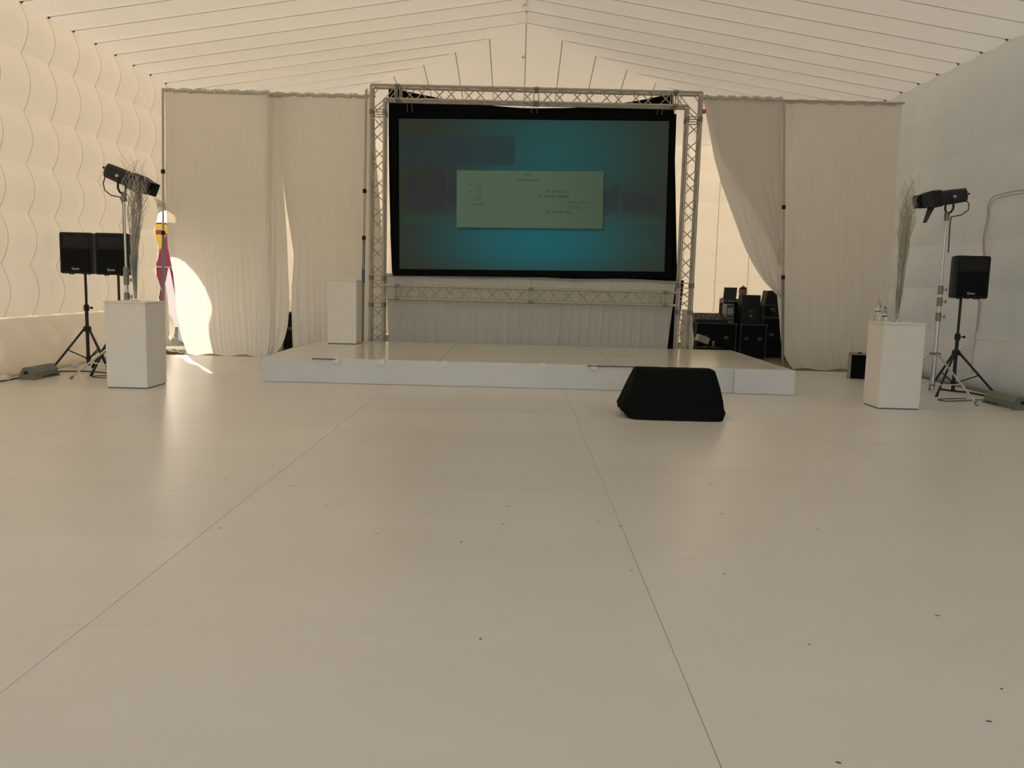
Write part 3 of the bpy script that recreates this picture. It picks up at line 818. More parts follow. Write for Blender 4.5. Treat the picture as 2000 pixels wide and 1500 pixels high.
# ================================================================== PEDESTALS, VASES, BOTTLES
def pedestal(label, x0, x1, y0, y1, z0, h):
    cx, cy = (x0 + x1) / 2, (y0 + y1) / 2; a, c = (x1 - x0) / 2, (y1 - y0) / 2
    t = thing('pedestal', label, 'pedestal', (cx, cy, z0), 0, 'white display pedestals')
    MB().box(-a + .012, a - .012, -c + .012, c - .012, 0, 0.014).build('plinth_shadow_strip', PLINTH, t, smooth=False)  # dark blue strip painted as the shadow line under the column
    MB().bbox(-a, a, -c, c, 0.012, h - .022, .003).build('column', WHITEP, t, smooth=False)
    MB().bbox(-a - .012, a + .012, -c - .012, c + .012, h - .022, h, .003).build('top_board', WHITEP, t, smooth=False)
    return t
pedestal('white pedestal with vase in front of the paired loudspeakers', -5.36, -4.83, 10.85, 11.46, 0, 1.132)
pedestal('white pedestal carrying bottles and a vase by the shaded wall', 4.66, 5.19, 10.76, 11.24, 0, 1.112)
pedestal('white pedestal standing empty on the stage', -3.355, -2.845, 14.72, 15.22, SZ, 1.13)

def vase(label, x, y, z, h, rim, twl, twh, lean, seed, n=64):
    t = thing('vase', label, 'vase', (x, y, z))
    MB().lathe([(0.003, 0), (0.058, 0.001), (0.056, 0.006), (0.02, 0.012), (0.022, 0.05), (0.030, 0.2), (rim, h), (rim - .004, h), (0.026, 0.2), (0.018, 0.05), (0.004, .03)], n=24).build('glass', GLASS, t)
    MB().lathe([(0.006, 0.032), (0.0165, 0.05), (0.019, 0.075), (0.022, 0.14), (0.006, 0.142)], n=16).build('white_sleeve', STEM, t)
    rg = random.Random(seed); m = MB()
    for i in range(n):
        a = rg.uniform(0, 2 * PI); r0 = rg.uniform(0, .014); r1 = rim * rg.uniform(.15, .82); H = twh * rg.uniform(.70, 1.0); R = twl * math.sqrt(rg.random())
        pts = []; ph = rg.uniform(0, 6.3); ph2 = rg.uniform(0, 6.3)
        for k in range(17):
            s = k / 16; zz = .10 + (H - .10) * s
            if zz < h: rad = r0 + (r1 - r0) * (zz / h)
            else: rad = r1 + (R - r1) * ((zz - h) / max(.01, H - h)) ** 1.15
            wv = 0.0 if zz < h else 0.042 * ((zz - h) / (twh - h)) ** 1.2 * (1.4 if s > .75 else 1)
            pts.append((math.cos(a) * rad + lean * max(0, zz - h * .6) + wv * math.sin(k * 1.5 + ph), math.sin(a) * rad + wv * math.cos(k * 1.7 + ph2), zz))
        m.tube(pts, [0.0046 - .0026 * k / 16 for k in range(17)], 4, caps=False)
        if rg.random() < .5:
            p = Vector(pts[12]); d = Vector((rg.uniform(-.1, .1), rg.uniform(-.1, .1), rg.uniform(.08, .2)))
            m.tube([p, p + d * .4 + Vector((.02, 0, 0)), p + d * .7 - Vector((.015, .01, 0)), p + d], [.0018, .0016, .0013, .001], 4, caps=False)
    o = m.build('twig_bundle', TWIG, t, angle=0); o['kind'] = 'stuff'
    return t
vase('tall clear glass vase of curly silver twigs in front of the paired loudspeakers', -5.09, 11.15, 1.132, .60, .058, .17, 1.88, 0.03, 5)
vase('clear glass vase of pale twigs beside the water bottles', 4.945, 11.06, 1.112, .42, .052, 0.12, 1.90, 0.025, 9, 66)

def bottle(label, x, y, z, h, r, capm, lab, stripe):
    t = thing('water_bottle', label, 'bottle', (x, y, z))
    MB().lathe([(0.002, 0.004), (r * .8, 0), (r, 0.01), (r * .95, h * .2), (r, h * .3), (r, h * .58), (r * .85, h * .7), (r * .38, h * .86), (r * .36, h * .92), (.002, h * .92)], n=18).build('body', PETG, t)
    MB().lathe([(r * .40, h * .90), (r * .44, h * .905), (r * .44, h * .985), (r * .40, h)], n=16).build('cap', capm, t)
    if lab:
        MB().lathe([(r * 1.004, h * .32), (r * 1.015, h * .32), (r * 1.015, h * .57), (r * 1.004, h * .57)], n=18, caps=False).build('label', PAPER, t)
        for z0, z1, mt in stripe:
            MB().lathe([(r * 1.016, h * z0), (r * 1.025, h * z0), (r * 1.025, h * z1), (r * 1.016, h * z1)], n=18, caps=False).build('label_stripe', mt, t)
bottle('taller clear water bottle with an orange cap', 4.74, 11.17, 1.112, .305, .037, ORANGE, True, ((.40, .44, NAVY),))
bottle('smaller clear water bottle with dark cap and yellow and navy label', 4.79, 11.07, 1.112, .19, .031, NAVY, True, ((.33, .42, NAVY), (.52, .58, YELLOW)))

# ================================================================== LOUDSPEAKERS ON TRIPODS
logo_me = text_mesh('Quest', 0.046, 'logo', LOGO, .0012)
def speaker(label, x, y, z, rz):
    t = thing('loudspeaker', label, 'loudspeaker', (x, y, z), rz, 'black loudspeakers on stands')
    w, h, d, c = .25, .62, .34, .03
    rings = []
    for yy, k, ii in ((-.17, 1, .012), (-.158, 1, 0), (-.10, 1, 0), (.12, .74, 0), (.165, .66, .01)):
        a = w * k - ii; z0, z1 = ii, h - ii
        rings.append([(-a + c, yy, z0), (a - c, yy, z0), (a - c * .3, yy, z0 + c * .3), (a, yy, z0 + c), (a, yy, z1 - c), (a - c * .3, yy, z1 - c * .3), (a - c, yy, z1), (-a + c, yy, z1), (-a + c * .3, yy, z1 - c * .3), (-a, yy, z1 - c), (-a, yy, z0 + c), (-a + c * .3, yy, z0 + c * .3)])
    MB().loft(rings).build('cabinet', BLACK, t)
    MB().bbox(-.222, .222, -.178, -.168, .035, .375, .004).build('grille', GRILLE, t, smooth=False)
    hn = MB(); rr_ = []
    for k, yy in ((1, -.176), (.96, -.176), (.55, -.150), (.45, -.150)):
        rr_.append([(-.222 * k, yy, .485 - .098 * k), (.222 * k, yy, .485 - .098 * k), (.222 * k, yy, .485 + .098 * k), (-.222 * k, yy, .485 + .098 * k)])
    hn.loft([[(p[0], -.166, p[2]) for p in rr_[0]]] + rr_).build('horn', HORN, t, smooth=False)
    l = link('logo', logo_me, t, (-.01, -.1795, .075)); l.rotation_euler = (PI / 2, 0, 0)
    for xx in (-.14, -.10, .10, .15):
        MB().lathe([(.012, -.014), (.016, -.012), (.016, .004), (.008, .005)], (xx, -.08, 0), 10).build('foot', BLACK, t)
    MB().lathe([(.03, -.006), (.03, .0), (.028, .005)], (.03, 0, 0), 14).build('pole_socket', BLACKM, t)
    return t
speaker('black loudspeaker at the far left beside the sunny wall', -6.73, 12.97, 1.468, 0.0)
speaker('black loudspeaker partly behind the silver lamp stand', -6.10, 12.78, 1.462, 0.02)
speaker('single black loudspeaker by the shaded wall', 6.60, 12.57, 1.432, 0.0)

def tripod(label, x, y, ztop, angs, r=.62, hub=.62, collar=.95, dx=.03):
    t = thing('speaker_stand', label, 'stand', (x + dx, y, 0), 0, 'black tripod speaker stands')
    MB().tube([(0, 0, .05), (0, 0, collar)], 0.026, 12).build('lower_tube', BLACKM, t)
    MB().tube([(0, 0, collar), (0, 0, ztop - .005)], 0.019, 12).build('upper_tube', BLACKM, t)
    MB().lathe([(.026, -.05), (.04, -.045), (.04, .03), (.028, .05)], (0, 0, collar), 14).build('collar', BLACK, t)
    kn = MB().tube([(.03, -.01, 0), (.085, -.02, 0)], [.008, .008], 8).tube([(.078, -.019, 0), (.10, -.023, 0)], [.02, .02], 10)
    kn.xform(Matrix.Translation((0, 0, collar))).build('clamp_knob', BLACK, t)
    MB().lathe([(.028, -.04), (.058, -.035), (.058, .03), (.03, .05)], (0, 0, hub), 12).build('leg_hub', BLACK, t)
    MB().lathe([(.028, -.02), (.04, -.018), (.04, .018), (.028, .02)], (0, 0, .17), 12).build('brace_hub', BLACK, t)
    for a in angs:
        a = math.radians(a); c, s = math.cos(a), math.sin(a)
        lg = MB().tube([(c * .045, s * .045, hub), (c * r, s * r, .02)], .017, 8).build('leg', BLACKM, t)
        MB().tube([(c * (r - .03), s * (r - .03), .045), (c * (r + .012), s * (r + .012), .0)], [.022, .020], 8).build('rubber_foot', BLACK, lg)
        k = .55; MB().tube([(c * .03, s * .03, .17), (c * r * k, s * r * k, hub * (1 - k) + .02)], .010, 6).build('brace', BLACKM, t)
    return t
tripod('black tripod under the far left loudspeaker', -6.715, 12.97, 1.468, (216, 330, 85), .50)
tripod('black tripod half hidden behind the left pedestal', -6.115, 12.78, 1.462, (262, 70, 150), .72, .70)
tripod('black tripod under the single loudspeaker by the shaded wall', 6.585, 12.57, 1.432, (222, 340, 96), .58, .62, .86, dx=-.04)

# ================================================================== STAGE LAMPS ON CHROME STANDS
def lamp_stand(label, x, y, zt, feet, secs):
    t = thing('lamp_stand', label, 'stand', (x, y, 0), 0, 'chrome lamp stands')
    zz = [0.10] + list(secs) + [zt]; rad = [.030, .025, .019, .015]
    for i, (a, c) in enumerate(zip(zz, zz[1:])):
        MB().tube([(0, 0, a), (0, 0, c)], rad[min(i, 3)], 12).build('tube_section', CHROME, t)
        if i:
            MB().lathe([(.022, -.07), (.038, -.065), (.038, .05), (.024, .06)], (0, 0, a), 12).build('collar', ALUD, t)
            MB().tube([(.03, -.01, a), (.075, -.02, a)], .007, 6).tube([(.075, -.02, a - .028), (.075, -.02, a + .028)], .010, 6).build('tee_knob', ALUD, t)
    MB().lathe([(.03, -.02), (.075, -.016), (.075, .012), (.03, .02)], (0, 0, .62), 14).build('leg_hub', ALUD, t)
    MB().lathe([(.03, -.015), (.05, -.012), (.05, .012), (.03, .015)], (0, 0, .16), 14).build('brace_hub', ALUD, t)
    for fx, fy in feet:
        p = Vector((fx - x, fy - y, 0.015)); d = Vector((p.x, p.y, 0)).normalized()
        a = d * .06 + Vector((0, 0, .62))
        lg = MB().tube([a, p], .014, 8).build('leg', CHROME, t)
        MB().tube([p + (a - p) * .05, p - Vector((0, 0, .012))], [.02, .018], 8).build('rubber_foot', ALUD, lg)
        q = a + (p - a) * .62
        MB().tube([d * .04 + Vector((0, 0, .16)), q], .009, 6).build('brace', CHROME, t)
    return t
lamp_stand('chrome lamp stand rising behind the left pedestal', -5.47, 11.72, 2.50, ((-6.255, 11.62), (-5.5, 12.5), (-5.08, 11.75)), (1.17, 1.40, 1.52))
lamp_stand('chrome lamp stand beside the single loudspeaker stand', 6.10, 12.30, 2.55, ((6.22, 11.28), (5.45, 12.62), (6.45, 13.08)), (1.16, 1.38, 1.55))

def stage_lamp(label, x, y, z, head, tilt):
    """head: heading of the beam about Z, tilt: downward angle"""
    t = thing('stage_lamp', label, 'lamp', (x, y, z), head, 'black theatre lamps'); t.scale = (1.16, 1.16, 1.16)
    R = Matrix.Translation((0, 0, .175)) @ Matrix.Rotation(tilt, 4, 'Y')
    def sec(xx, a, c):
        return [(xx, -a + c, -a), (xx, a - c, -a), (xx, a, -a + c), (xx, a, a - c), (xx, a - c, a), (xx, -a + c, a), (xx, -a, a - c), (xx, -a, -a + c)]
    bd_ = MB().loft([sec(-.21, .055, .02), sec(-.19, .082, .03), sec(-.02, .088, .03), sec(.12, .086, .03)]).xform(R).build('housing', BLACKM, t)
    MB().loft([sec(.12, .10, .02), sec(.22, .105, .015), sec(.22, .085, .015), sec(.20, .08, .015)]).xform(R).build('lens_box', BLACK, t)
    MB().lathe([(.002, 0), (.05, .004), (.072, -.004)], n=20).xform(R @ Matrix.Translation((.185, 0, 0)) @ Matrix.Rotation(PI / 2, 4, 'Y')).build('lens', GREYLENS, t)
    for ax, ang, w0, w1, ln in (('top', -12, .10, .10, .14), ('bottom', 62, .09, .05, .19), ('near', 8, .095, .075, .16), ('far', 10, .095, .075, .16)):
        fl_ = MB().add([(0, -w0, 0), (0, w0, 0), (ln, w1, 0), (ln, -w1, 0), (0, -w0, .003), (0, w0, .003), (ln, w1, .003), (ln, -w1, .003)],
                       [(0, 3, 2, 1), (4, 5, 6, 7), (0, 1, 5, 4), (1, 2, 6, 5), (2, 3, 7, 6), (3, 0, 4, 7)])
        roll = {'top': 0, 'far': PI / 2, 'bottom': PI, 'near': -PI / 2}[ax]
        Mx = R @ Matrix.Rotation(roll, 4, 'X') @ Matrix.Translation((.225, 0, .102)) @ Matrix.Rotation(math.radians(-ang if ax != 'bottom' else -ang), 4, 'Y')
        fl_.xform(Mx).build('barn_door', BLACKM, t, smooth=False)
    for s in (-1, 1):
        MB().tube([(-.02, s * .098, .175), (-.02, s * .098, .03), (-.02, s * .05, -.01), (-.02, 0, -.015)], .013, 6).build('yoke_arm', BLACKM, t)
        MB().tube([(-.02, s * .09, .175), (-.02, s * .125, .175)], .018, 10).build('yoke_bolt', KNOB, t)
    MB().lathe([(.019, -.11), (.032, -.105), (.032, -.02), (.02, 0)], (0, 0, 0), 12).build('spigot', ALUD, t)
    MB().tube([(-.21, 0, 0), (-.26, 0, .012)], .012, 8).xform(R).build('focus_knob', BLACK, t)
    pts = [R @ Vector((-.20, 0, -.05)), Vector((-.25, .02, .10)), Vector((-.24, .03, .02)), Vector((-.16, .02, -.04)), Vector((-.05, .01, -.06)), Vector((-.03, .035, -.14)), Vector((-.035, .04, -.5))]
    MB().tube(pts, .007, 6).build('power_lead', CABLE, t)
    return t
stage_lamp('black theatre lamp tilted down behind the curly twigs', -5.47, 11.72, 2.60, math.radians(0), math.radians(22))
stage_lamp('black theatre lamp with open barn doors by the shaded wall', 6.10, 12.30, 2.66, math.radians(180), math.radians(9))

# ================================================================== FLOOR MONITOR UNDER BLACK CLOTH
def mon_ring(z, x0, x1, y0, y1, wob, n=64, sq=4.0, ph=0):
    pts = []
    for k in range(n):
        a = 2 * PI * k / n + .02; c, s = math.cos(a), math.sin(a)
        rr = (abs(c) ** sq + abs(s) ** sq) ** (-1 / sq)
        w = 1 + wob * (math.sin(7 * a + ph) + .7 * math.sin(13 * a + 2 * ph))
        pts.append(((x0 + x1) / 2 + (x1 - x0) / 2 * rr * c * w, (y0 + y1) / 2 + (y1 - y0) / 2 * rr * s * w, z + (wob * .4 * abs(math.sin(3 * a + 1)) if z < .05 else 0)))
    return pts
m = MB().loft([mon_ring(0.004, 1.275, 2.35, 9.33, 10.0, .007, ph=1, sq=7), mon_ring(0.05, 1.265, 2.37, 9.34, 10.02, .007, ph=1, sq=7), mon_ring(0.075, 1.20, 2.395, 9.38, 10.03, .008, ph=1.2, sq=6), mon_ring(0.13, 1.185, 2.375, 9.41, 10.03, .005, sq=7),
               mon_ring(0.20, 1.225, 2.362, 9.44, 10.02, .003, sq=10), mon_ring(0.36, 1.295, 2.33, 9.52, 9.99, .001, sq=14), mon_ring(0.53, 1.372, 2.285, 9.62, 9.95, 0, sq=20), mon_ring(0.548, 1.385, 2.272, 9.64, 9.93, 0, sq=20), mon_ring(0.552, 1.41, 2.25, 9.66, 9.91, 0, sq=20)])
mon = thing('floor_monitor', 'wedge floor monitor covered with black cloth in front of the stage', 'monitor', (1.8, 9.67, 0))
mm = Matrix.Translation((-1.8, -9.67, 0))
m.xform(mm).build('cloth_cover', BLACKCLOTH, mon, angle=60)
MB().loft([[(1.42, 9.66, .02), (2.25, 9.66, .02), (2.25, 9.9, .02), (1.42, 9.9, .02)], [(1.45, 9.68, .5), (2.22, 9.68, .5), (2.22, 9.88, .5), (1.45, 9.88, .5)]]).xform(mm).build('speaker_box', BLACK, mon, smooth=False)

# ================================================================== FLOOR WASH LIGHTS
def wash(label, x, y0, y1, face):
    """face: +1 lamp faces +X side, -1 the other"""
    L = y1 - y0
    t = thing('floor_wash_light', label, 'lamp', (x, (y0 + y1) / 2, 0), 0, 'grey floor wash lights')
    prof = [(-.10, .035), (.06, .035), (.105, .07), (.06, .165), (-.05, .175), (-.105, .10)]
    prof = [(-face * px, pz) for px, pz in prof]
    h2 = L / 2 - .055
    MB().loft([[(px, -h2, pz) for px, pz in prof], [(px, h2, pz) for px, pz in prof]]).build('housing', GREYLAMP, t, smooth=False)
    MB().loft([[(-face * px, yy, pz) for px, pz in ((.068, .158), (.106, .082), (.110, .086), (.072, .162))] for yy in (-h2 + .02, h2 - .02)]).build('lens_strip', GREYLENS, t, smooth=False)
    for s in (-1, 1):
        b_ = MB(); y_ = s * (h2 + .006)
        b_.loft([[(px, yy, pz) for px, pz in ((-.13, 0), (.13, 0), (.12, .03), (.04, .16), (-.04, .16), (-.12, .03))] for yy in (y_ - .004, y_ + .004)])
        b_.build('end_bracket', GREYLAMP, t, smooth=False)
        MB().tube([(0, y_, .10), (0, y_ + s * .04, .10)], .022, 10).build('bracket_knob', BLACK, t)
    return t
wash('grey wash light on the floor under the far left loudspeaker', -6.76, 11.40, 12.10, 1)
wash('grey wash light on the floor against the shaded wall', 6.62, 10.90, 11.72, -1)

# amplifier case behind the right pedestal
t = thing('amplifier_case', 'black fronted amplifier case with silver edges at the curtain foot', 'case', (6.05, 14.55, 0), -.40)
MB().bbox(-.27, .27, -.2, .2, .01, .40, .006).build('shell', CASE, t, smooth=False)
for sx in (-1, 1):
    MB().bbox(sx * .27 - .028, sx * .27 + .028, -.215, .21, 0.0, .41, .004).build('edge_rail', ALUD, t, smooth=False)
MB().bbox(-.30, .30, -.215, .21, .41, .43, .004).build('lid', ALUD, t, smooth=False)
MB().grid(lambda u, v: (-.235 + .47 * u, -.212 - .012 * math.sin(9 * u) * v, .40 - .385 * v), 30, 6).build('front_cloth', BLACKCLOTH, t, angle=0)
MB().tube([(.02, -.05, .43), (.0, -.07, .52), (.06, -.06, .55), (.16, -.02, .50), (.2, 0, .43)], .010, 6).build('cable_loop', CABLE, t)
MB().tube([(-.12, -.12, .43), (-.12, -.12, .455)], .03, 10).build('lid_knob', BLACK, t)

# cables
def cable(label, pts, r=.006):
    # Catmull-Rom through the points
    q = [Vector(p) for p in pts]; out = []
    for i in range(len(q) - 1):
        p0, p1, p2, p3 = q[max(i - 1, 0)], q[i], q[i + 1], q[min(i + 2, len(q) - 1)]
        for k in range(6):
            s = k / 6
            out.append(.5 * ((2 * p1) + (-p0 + p2) * s + (2 * p0 - 5 * p1 + 4 * p2 - p3) * s * s + (-p0 + 3 * p1 - 3 * p2 + p3) * s ** 3))
    out.append(q[-1])
    tag(MB().tube(out, r, 6).build('power_cable', CABLE), label, 'cable', 'black cables on the floor')
cable('black cable running along the foot of the sunny wall', [(-6.98, 9.6, .008), (-6.93, 10.6, .008), (-6.95, 11.2, .008), (-6.96, 12.0, .008), (-6.93, 12.4, .008), (-6.6, 12.55, .008), (-6.3, 12.5, .008), (-6.0, 12.35, .008)], .010)
cable('thin looped cable between tripod foot and left pedestal', [(-5.95, 12.1, .008), (-6.12, 11.98, .008), (-6.02, 11.86, .008), (-5.8, 11.88, .008), (-5.6, 12.02, .008), (-5.4, 12.06, .008)])
cable('thin looped cable at the chrome stand by the shaded wall', [(6.45, 12.0, .008), (6.15, 11.92, .008), (5.95, 11.80, .008), (6.0, 11.66, .008), (6.2, 11.72, .008), (6.5, 11.86, .008), (6.62, 11.9, .008)])
cable('thick cable bundle along the foot of the shaded wall', [(6.60, 13.1, .014), (6.72, 12.85, .014), (6.86, 12.7, .014), (6.95, 12.2, .014), (6.93, 11.9, .014), (6.96, 11.2, .014), (6.93, 10.6, .014)], .014)

# ================================================================== BACKSTAGE
def road_case(label, x0, x1, y0, y1, z0, z1, mark=None, lidline=None):
    cx, cy = (x0 + x1) / 2, (y0 + y1) / 2; a, c, h = (x1 - x0) / 2, (y1 - y0) / 2, z1 - z0
    t = thing('road_case', label, 'case', (cx, cy, z0), 0, 'black road cases backstage')
    MB().bbox(-a + .006, a - .006, -c + .006, c - .006, .002, h - .002, .004).build('panel_body', CASE, t, smooth=False)
    e = .018
    for sx in (-1, 1):
        for sy in (-1, 1):
            MB().box(sx * a - (e if sx > 0 else 0), sx * a + (e if sx < 0 else 0), sy * c - (e if sy > 0 else 0), sy * c + (e if sy < 0 else 0), 0, h).build('corner_rail', CASEEDGE, t, smooth=False)
            for zz in (0.02, h - .02):
                MB().lathe([(.004, -.028), (.022, -.02), (.03, 0), (.022, .02), (.004, .028)], (sx * (a - .008), sy * (c - .008), zz), 10).build('ball_corner', CASEEDGE, t)
    for zz in (0, h - e) + ((lidline,) if lidline else ()):
        MB().box(-a, a, -c - .002, -c + e, zz, zz + e).build('edge_rail', CASEEDGE, t, smooth=False)
    MB().box(-a, a, -c, c, h - .006, h).build('top_edge', CASEEDGE if mark else CASE, t, smooth=False)
    for sx in (-1, 1):
        MB().bbox(sx * a * .5 - .045, sx * a * .5 + .045, -c - .012, -c + .01, h * .55, h * .55 + .07, .003).build('latch', CASEEDGE, t, smooth=False)
    if mark:
        l = link('stencil', text_mesh(mark, .15, 'stencil', CASEEDGE, .001), t, (-a * .35, -c - .006, h * .5)); l.rotation_euler = (PI / 2, 0, 0)
        rg_ = MB(); rg_.lathe([(.072, 0), (.082, 0), (.082, .002), (.072, .002)], n=24, caps=False)
        rg_.xform(Matrix.Translation((-a * .35, -c - .004, h * .5)) @ Matrix.Rotation(PI / 2, 4, 'X')).build('stencil_ring', CASEEDGE, t)
    return t
GZ = -0.05
road_case('long low black road case used as a table under the mixing gear', 3.92, 4.82, 18.6, 19.3, GZ, .72)
road_case('upright black road case under the black active speaker', 4.86, 5.44, 18.45, 19.1, GZ, .715)
road_case('black road case at the back beside the leaning pole', 5.47, 6.3, 18.9, 19.6, GZ, .855)
road_case('black road case with a stencilled mark and pale edging', 5.47, 6.27, 18.92, 19.5, .862, 1.14, mark='9')

t = thing('mixing_desk', 'low black mixing desk with rows of controls on the long case', 'mixer', (4.27, 18.92, .72))
MB().loft([[(-.36, -.25, 0), (.36, -.25, 0), (.36, .25, 0), (-.36, .25, 0)], [(-.36, -.25, .07), (.36, -.25, .07), (.36, .25, .20), (-.36, .25, .20)]]).build('chassis', BLACK, t, smooth=False)
for k in range(9):
    for j in range(4):
        y_ = -.18 + .11 * j; MB().lathe([(.010, 0), (.012, .02), (.006, .024)], (-.30 + .075 * k, y_, .07 + (y_ + .25) * .26), 8).build('control_knob', KNOB if (k + j) % 3 == 0 else BLACKM, t)
t = thing('equipment_rack', 'small grey rack box with round fan below the laptop', 'rack', (4.70, 18.98, .72))
MB().bbox(-.09, .09, -.2, .18, 0, .42, .006).build('shell', GREYLAMP, t, smooth=False)
MB().lathe([(.03, 0), (.055, 0), (.055, .012), (.03, .012)], n=18, caps=False).xform(Matrix.Translation((0, -.2, .26)) @ Matrix.Rotation(PI / 2, 4, 'X')).build('fan_ring', KNOB, t)
for z_ in (.06, .13, .36): MB().bbox(-.08, .08, -.208, -.198, z_, z_ + .03, .002).build('panel_strip', BLACKM, t, smooth=False)
t = thing('amplifier_rack', 'black rack topped by a strip of silver knobs', 'rack', (4.79, 19.52, GZ))
MB().bbox(-.10, .32, -.14, .30, 0, 1.20, .008).build('shell', CASE, t, smooth=False)
MB().bbox(-.10, .32, -.16, .30, 1.202, 1.30, .006).build('knob_strip', BLACKM, t, smooth=False)
for k in range(6): MB().lathe([(.020, 0), (.020, .018), (.008, .020)], n=10).xform(Matrix.Translation((-.06 + .065 * k, -.16, 1.25)) @ Matrix.Rotation(PI / 2, 4, 'X')).build('silver_knob', KNOB, t)
t = thing('laptop', 'open grey laptop seen from behind in front of the seated person', 'laptop', (4.86, 19.55, 1.251), 0)
MB().bbox(-.15, .15, 0, .22, 0, .02, .004).build('keyboard_base', LAPTOP, t, smooth=False)
MB().bbox(-.15, .15, -.008, .008, 0, .25, .003).xform(Matrix.Translation((0, 0, .015)) @ Matrix.Rotation(.22, 4, 'X')).build('lid', LAPTOP, t, smooth=False)
t = thing('active_speaker', 'black active speaker from behind with red indicator light', 'loudspeaker', (5.11, 18.76, .715))
MB().loft([[(-.21, -.16, 0), (.21, -.16, 0), (.23, .16, 0), (-.23, .16, 0)], [(-.21, -.16, .02), (.21, -.16, .02), (.23, .16, .02), (-.23, .16, .02)], [(-.20, -.14, .64), (.20, -.14, .64), (.21, .15, .64), (-.21, .15, .64)]]).build('cabinet', BLACK, t, smooth=False)
MB().bbox(-.09, .09, -.168, -.152, .12, .34, .003).build('control_panel', BLACKM, t, smooth=False)
MB().bbox(-.035, -.008, -.172, -.166, .27, .29, .002).build('indicator', LED, t, smooth=False)
MB().bbox(.012, .026, -.172, -.166, .27, .29, .002).build('indicator', LED, t, smooth=False)
MB().lathe([(.018, 0), (.018, .014), (.008, .016)], n=10).xform(Matrix.Translation((0, -.166, .18)) @ Matrix.Rotation(PI / 2, 4, 'X')).build('level_knob', KNOB, t)
t = thing('wedge_monitor', 'black wedge monitor speaker on the stencilled case behind the curtain edge', 'monitor', (5.80, 19.15, 1.141))
MB().loft([[(-.29, yy, 0), (.36, yy, 0), (.36, yy, .10), (.06, yy, .32), (-.24, yy, .32)] for yy in (-.18, .18)]).build('cabinet', BLACK, t, smooth=False)
MB().loft([[(.09, yy, .305), (.345, yy, .118), (.353, yy, .128), (.098, yy, .315)] for yy in (-.16, .16)]).build('grille', GRILLE, t, smooth=False)
t = thing('cable_crate', 'low dark crate of plugs and adaptors beside the right truss leg', 'crate', (4.06, 18.22, GZ))
for a_ in ((-.22, .30, -.2, -.18, 0, .28), (-.22, .30, .18, .2, 0, .28), (-.22, -.20, -.18, .18, 0, .28), (.28, .30, -.18, .18, 0, .28)):
    MB().box(*a_).build('side_panel', CASE, t, smooth=False)
MB().box(-.22, .30, -.2, .2, 0, .012).build('bottom_panel', CASE, t, smooth=False)
MB().box(-.23, .31, -.21, -.195, .265, .285).build('front_rim', CASEEDGE, t, smooth=False)
rg = random.Random(2)
for k in range(9):
    x_, y_ = -.15 + .045 * k, rg.uniform(-.14, .1); z_ = rg.uniform(.12, .27)
    o = MB().tube([(x_, y_, .02), (x_ + .01, y_, z_ * .6), (x_, y_ - .03, z_), (x_ + .01, y_ - .055, z_ + .01)], [.026, .022, .024, .02], 8).build('plug', KNOB if k % 2 else BLACKM)
    o.location = (4.06, 18.22, GZ + .1)
    tag(o, ('pale' if k % 2 else 'black') + ' plug poking out of the low dark crate', 'plug', 'plugs in the crate')
o = MB().bbox(-.13, .13, -.09, .09, -.07, .07, .006).build('cream_carton', CREAMBOX, smooth=False)
o.location = (3.97, 18.14, .385); o.rotation_euler = (0, .35, .2)
tag(o, 'small cream carton tilted on top of the low dark crate', 'carton')

